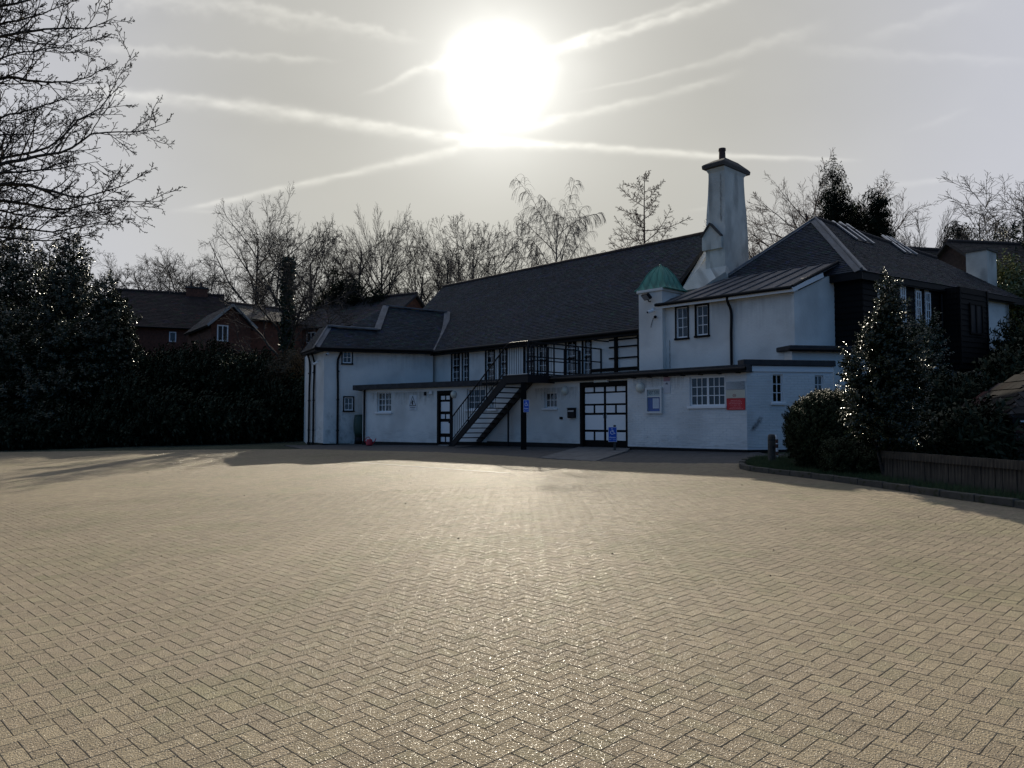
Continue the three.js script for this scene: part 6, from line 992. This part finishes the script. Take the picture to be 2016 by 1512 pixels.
{
  // left: tall hollies behind the lawn, then a broad mound of laurel
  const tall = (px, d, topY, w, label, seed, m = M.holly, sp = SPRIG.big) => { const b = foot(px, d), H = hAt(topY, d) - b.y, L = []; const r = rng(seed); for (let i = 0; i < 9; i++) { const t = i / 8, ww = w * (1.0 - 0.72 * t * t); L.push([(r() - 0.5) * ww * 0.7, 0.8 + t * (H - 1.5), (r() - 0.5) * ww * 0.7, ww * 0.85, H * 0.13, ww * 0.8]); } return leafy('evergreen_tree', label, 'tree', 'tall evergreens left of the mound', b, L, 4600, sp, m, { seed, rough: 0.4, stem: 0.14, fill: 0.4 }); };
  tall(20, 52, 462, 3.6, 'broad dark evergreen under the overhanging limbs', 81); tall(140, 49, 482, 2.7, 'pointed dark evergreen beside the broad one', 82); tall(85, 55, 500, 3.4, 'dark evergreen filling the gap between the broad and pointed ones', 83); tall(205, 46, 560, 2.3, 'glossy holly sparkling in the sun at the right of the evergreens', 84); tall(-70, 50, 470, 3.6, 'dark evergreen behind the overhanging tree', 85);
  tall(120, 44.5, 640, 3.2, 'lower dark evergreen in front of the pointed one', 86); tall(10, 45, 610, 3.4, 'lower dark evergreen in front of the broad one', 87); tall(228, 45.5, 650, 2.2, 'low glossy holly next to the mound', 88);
  const mound = (px, d, topY, w, label, seed, cnt = 5200, m = M.laurel, group = 'mound of shrubs left of the hall') => { const b = foot(px, d), H = hAt(topY, d) - b.y - 0.4; leafy('shrub', label, 'shrub', group, b, [[0, H * 0.45, 0, w, H * 0.55, w * 0.8], ...vary([0, H * 0.55, 0], 7, w * 0.7, H * 0.2, w * 0.5, Math.min(w, H) * 0.42, seed)], cnt, SPRIG.laurel, m, { seed, size: 1.35, fill: 0.35, stem: 0.09 }); };
  mound(330, 46, 682, 2.9, 'big rounded laurel shrub before the long brick house', 91); mound(420, 45, 668, 2.9, 'tallest rounded laurel shrub of the mound', 92); mound(510, 44, 688, 2.6, 'rounded laurel shrub before the ivy covered trunk', 93); mound(270, 43.5, 745, 2.4, 'low laurel shrub at the left foot of the mound', 94, 3800); mound(580, 42, 735, 1.7, 'narrow laurel shrub against the end of the hall', 95, 3600); mound(380, 42, 775, 2.6, 'low front shrub of the mound', 96, 3800); mound(480, 41.5, 780, 2.4, 'low dark shrub before the narrow laurel', 97, 3600);
  for (let i = 0; i < 4; i++) mound(40 + i * 75, 42.3, 800 + (i % 2) * 14, 2.0, ['low dark shrub at the edge of the lawn under the broad evergreen', 'low dark shrub at the edge of the lawn under the pointed evergreen', 'low dark shrub at the edge of the lawn before the glossy holly', 'low dark shrub at the edge of the lawn where the mound begins'][i], 190 + i, 2600);
  const hz = foot(572, 43); leafy('brown_shrub', 'thin shrub with dry brown leaves at the corner of the left block', 'shrub', null, hz, vary([0, hAt(705, 43) - hz.y - 0.6, 0], 6, 1.5, 0.7, 1.0, 0.7, 17), 900, SPRIG.dry, M.brownleaf, { seed: 18, size: 1.2, fill: 0.6, droop: 0.8 });
  // ivy on the trunk
  { const b = foot(562, 47), H = hAt(522, 47) - b.y; leafy('ivy', 'dark ivy wrapped round the bare tree trunk', 'ivy', null, b, Array.from({ length: 8 }, (_, i) => [0.05 * (i % 2), 0.6 + i * (H - 0.9) / 7, 0, 0.20 - i * 0.01, H / 11, 0.20 - i * 0.01]), 1700, SPRIG.ivy, M.ivy, { seed: 19, size: 1.2, fill: 0.25, stem: 0.05 }); }
  // dark evergreens between the houses and the hall
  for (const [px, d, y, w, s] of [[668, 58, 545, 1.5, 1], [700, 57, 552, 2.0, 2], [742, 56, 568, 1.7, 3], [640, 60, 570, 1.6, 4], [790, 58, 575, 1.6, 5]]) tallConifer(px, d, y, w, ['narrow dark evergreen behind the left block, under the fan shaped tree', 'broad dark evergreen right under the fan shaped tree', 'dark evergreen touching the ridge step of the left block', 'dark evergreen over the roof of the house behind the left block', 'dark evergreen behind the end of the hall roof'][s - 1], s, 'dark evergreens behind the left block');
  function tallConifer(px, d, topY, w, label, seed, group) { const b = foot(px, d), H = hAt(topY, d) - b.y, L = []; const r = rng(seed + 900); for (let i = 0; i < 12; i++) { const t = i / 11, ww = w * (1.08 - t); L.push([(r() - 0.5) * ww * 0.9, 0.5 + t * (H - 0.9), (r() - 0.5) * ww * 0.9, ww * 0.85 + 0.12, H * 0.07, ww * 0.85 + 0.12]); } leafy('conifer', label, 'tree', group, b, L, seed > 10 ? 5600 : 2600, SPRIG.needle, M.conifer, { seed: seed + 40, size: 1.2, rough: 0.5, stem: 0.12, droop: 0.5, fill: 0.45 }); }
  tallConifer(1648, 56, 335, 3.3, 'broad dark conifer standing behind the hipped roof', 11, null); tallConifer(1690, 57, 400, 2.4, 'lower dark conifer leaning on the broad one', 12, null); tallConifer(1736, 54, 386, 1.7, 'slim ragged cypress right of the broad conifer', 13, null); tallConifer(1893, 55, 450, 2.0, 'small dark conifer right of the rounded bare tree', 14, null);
  [[1985, 46, 440], [1955, 47, 470], [2030, 44, 420]].forEach(([px, d, y], i) => mound(px, d, y, 2.6, ['middle dark shrub on the slope below the dense bare trees', 'lowest dark shrub on the slope, above the small white chimney', 'highest dark shrub on the slope below the dense bare trees'][i], Math.floor(px), 2600, M.laurel, 'shrubs on the slope'));
  { const b = foot(1994, 30); leafy('sunlit_shrub', 'yellow green sunlit shrub beyond the end of the hall', 'shrub', null, b, vary([0, hAt(560, 30) - b.y - 0.6, 0], 6, 0.8, 0.9, 0.8, 0.85, 5).concat([[0, 1.4, 0, 1.6, 1.8, 1.4], [0.6, 3.2, 0, 1.2, 1.6, 1.2]]), 3600, SPRIG.laurel, mat([0.10, 0.115, 0.03], 0.35), { seed: 77, stem: 0.08 }); }
  for (const [px, d, y, w, s] of [[2062, 26, 660, 1.4, 71], [2070, 23, 700, 1.4, 72], [2025, 33, 640, 1.5, 73]]) { const b = foot(px, d), H = hAt(y, d) - b.y; leafy('shrub', { 71: 'tall black green shrub past the end of the white wall', 72: 'lower black green shrub nearer the brick shed', 73: 'black green shrub touching the end of the white wall' }[s], 'shrub', 'shrubs past the end of the hall', b, [[0, H * 0.5, 0, w, H * 0.5, w], ...vary([0, H * 0.6, 0], 5, w * 0.6, H * 0.3, w * 0.5, w * 0.6, s)], 3000, SPRIG.laurel, M.laurel, { seed: s }); }
  // right: clipped bush, holly and the shrubs behind the fence
  { const b = foot(1642, 15.9), H = hAt(776, 15.9) - b.y; leafy('clipped_bush', 'dense rounded clipped bush on the verge beside the bollard', 'bush', null, b, [[0, H * 0.5, 0, 0.92, H * 0.48, 0.82], [-0.35, H * 0.45, 0.1, 0.55, H * 0.44, 0.65], [0.45, H * 0.42, 0.1, 0.8, H * 0.43, 0.7], [0.1, H * 0.3, 0.3, 0.85, H * 0.34, 0.75], [-0.2, H * 0.7, 0, 0.55, H * 0.26, 0.55]], 17000, SPRIG.box, M.hedge, { seed: 101, rough: 0.16, fill: 0.16, stem: 0.03, size: 0.95 }); }
  { const b = foot(1752, 13.7), H = hAt(548, 13.7) - b.y, L = [], r = rng(33); for (let i = 0; i < 13; i++) { const t = i / 12, w = 0.60 * (1 - 0.86 * Math.pow(t, 0.95)) + 0.03; L.push([(r() - 0.5) * w * 0.5 + 0.03 - 0.08 * (1 - t), 0.85 + t * (H - 1.0), (r() - 0.5) * w * 0.5, w * 0.8, 0.24, w * 0.78]); } L.push([-0.58, 1.7, 0, 0.17, 0.42, 0.2], [-0.64, 2.1, 0, 0.08, 0.3, 0.1], [-0.34, 2.5, 0, 0.14, 0.26, 0.15], [0.3, 2.3, 0.1, 0.2, 0.4, 0.2], [-0.5, 1.2, 0.05, 0.3, 0.4, 0.3], [0.42, 1.7, 0, 0.18, 0.35, 0.2]); leafy('holly_tree', 'upright holly with glossy leaves glinting in the sun before the black boards', 'tree', null, b, L, 4300, SPRIG.holly, M.holly, { seed: 34, rough: 0.7, fill: 0.55, stem: 0.03, size: 0.62 }); }
  { const b = foot(1818, 19), w = [[0, 2.2, 0, 0.5, 0.7, 0.5], [0.15, 2.9, 0, 0.3, 0.5, 0.3], [-0.2, 1.3, 0, 0.6, 0.9, 0.6]]; leafy('young_holly', 'thin young holly in front of the low window, right of the upright holly', 'shrub', null, b, w, 620, SPRIG.holly, M.ivy, { seed: 36, fill: 0.6, stem: 0.03 }); }
  const dark = (px, d, y, w, label, seed, n = 4200, m = M.laurel, sp = SPRIG.laurel, size = 0.8) => { const b = foot(px, d), H = hAt(y, d) - b.y - 0.5; leafy('shrub', label, 'shrub', 'shrubs behind the low fence', b, [[0, H * 0.5, 0, w, H * 0.5, w * 0.8], ...vary([0, H * 0.55, 0], 6, w * 0.75, H * 0.25, w * 0.5, w * 0.5, seed)], n, sp, m, { seed, size, fill: 0.3, stem: 0.05 }); };
  dark(1735, 15.9, 812, 0.9, 'dark shrub between the clipped bush and the low fence', 111); dark(1800, 16.5, 790, 1.25, 'dark shrub below the holly', 112); dark(1880, 17.5, 742, 1.45, 'high dark shrub before the black box bay', 113, 5200); dark(1945, 17.5, 756, 1.2, 'dark shrub beside the brick shed roof', 114, 4600); dark(1905, 14.2, 800, 1.0, 'dark shrub close behind the fence', 115); dark(2050, 16.9, 640, 1.15, 'dark shrub behind the brick shed', 116); dark(1850, 14.6, 835, 0.75, 'low shrub with pale glossy leaves behind the fence', 117, 1700, M.ivy, SPRIG.laurel, 0.9); dark(1690, 14.6, 850, 0.55, 'low dark shrub at the right foot of the clipped bush', 118, 2400, M.hedge, SPRIG.box, 1.1);
}
// scattered dead leaves and twigs on the paving
{
  const r = rng(404), g = sprig(1, 0.01, 0.06, 0.3, 9), list = [], M4 = new THREE.Matrix4(); for (let i = 0; i < 110; i++) { const d = 3.2 + Math.pow(r(), 0.8) * 26, x = (r() - 0.5) * 1.3 * d, z = -d; if (!inside(pave, x, z)) continue; const s = 0.16 + r() * 0.36; list.push(M4.clone().compose(V(x, gy0(x, z) + 0.004, z), new THREE.Quaternion().setFromEuler(new THREE.Euler(1.5 + r() * 0.15, 0, r() * 6.3)), V(s, s, s))); }
  const im = new THREE.InstancedMesh(g, mat([0.05, 0.038, 0.025], 0.8), list.length); list.forEach((q, i) => im.setMatrixAt(i, q)); im.name = 'leaf_litter'; shadow(im); tag(im, 'scattered dead leaves and bits of twig on the paving', 'leaves', null, 'stuff'); scene.add(im);
}
let ALL = 0; scene.traverse((o) => { if (o.isMesh && !o.isInstancedMesh) ALL += (o.geometry.index ? o.geometry.index.count : o.geometry.attributes.position.count) / 3; });
console.log('triangles', Math.round(TRI), Math.round(ALL));

renderer.render(scene, camera);
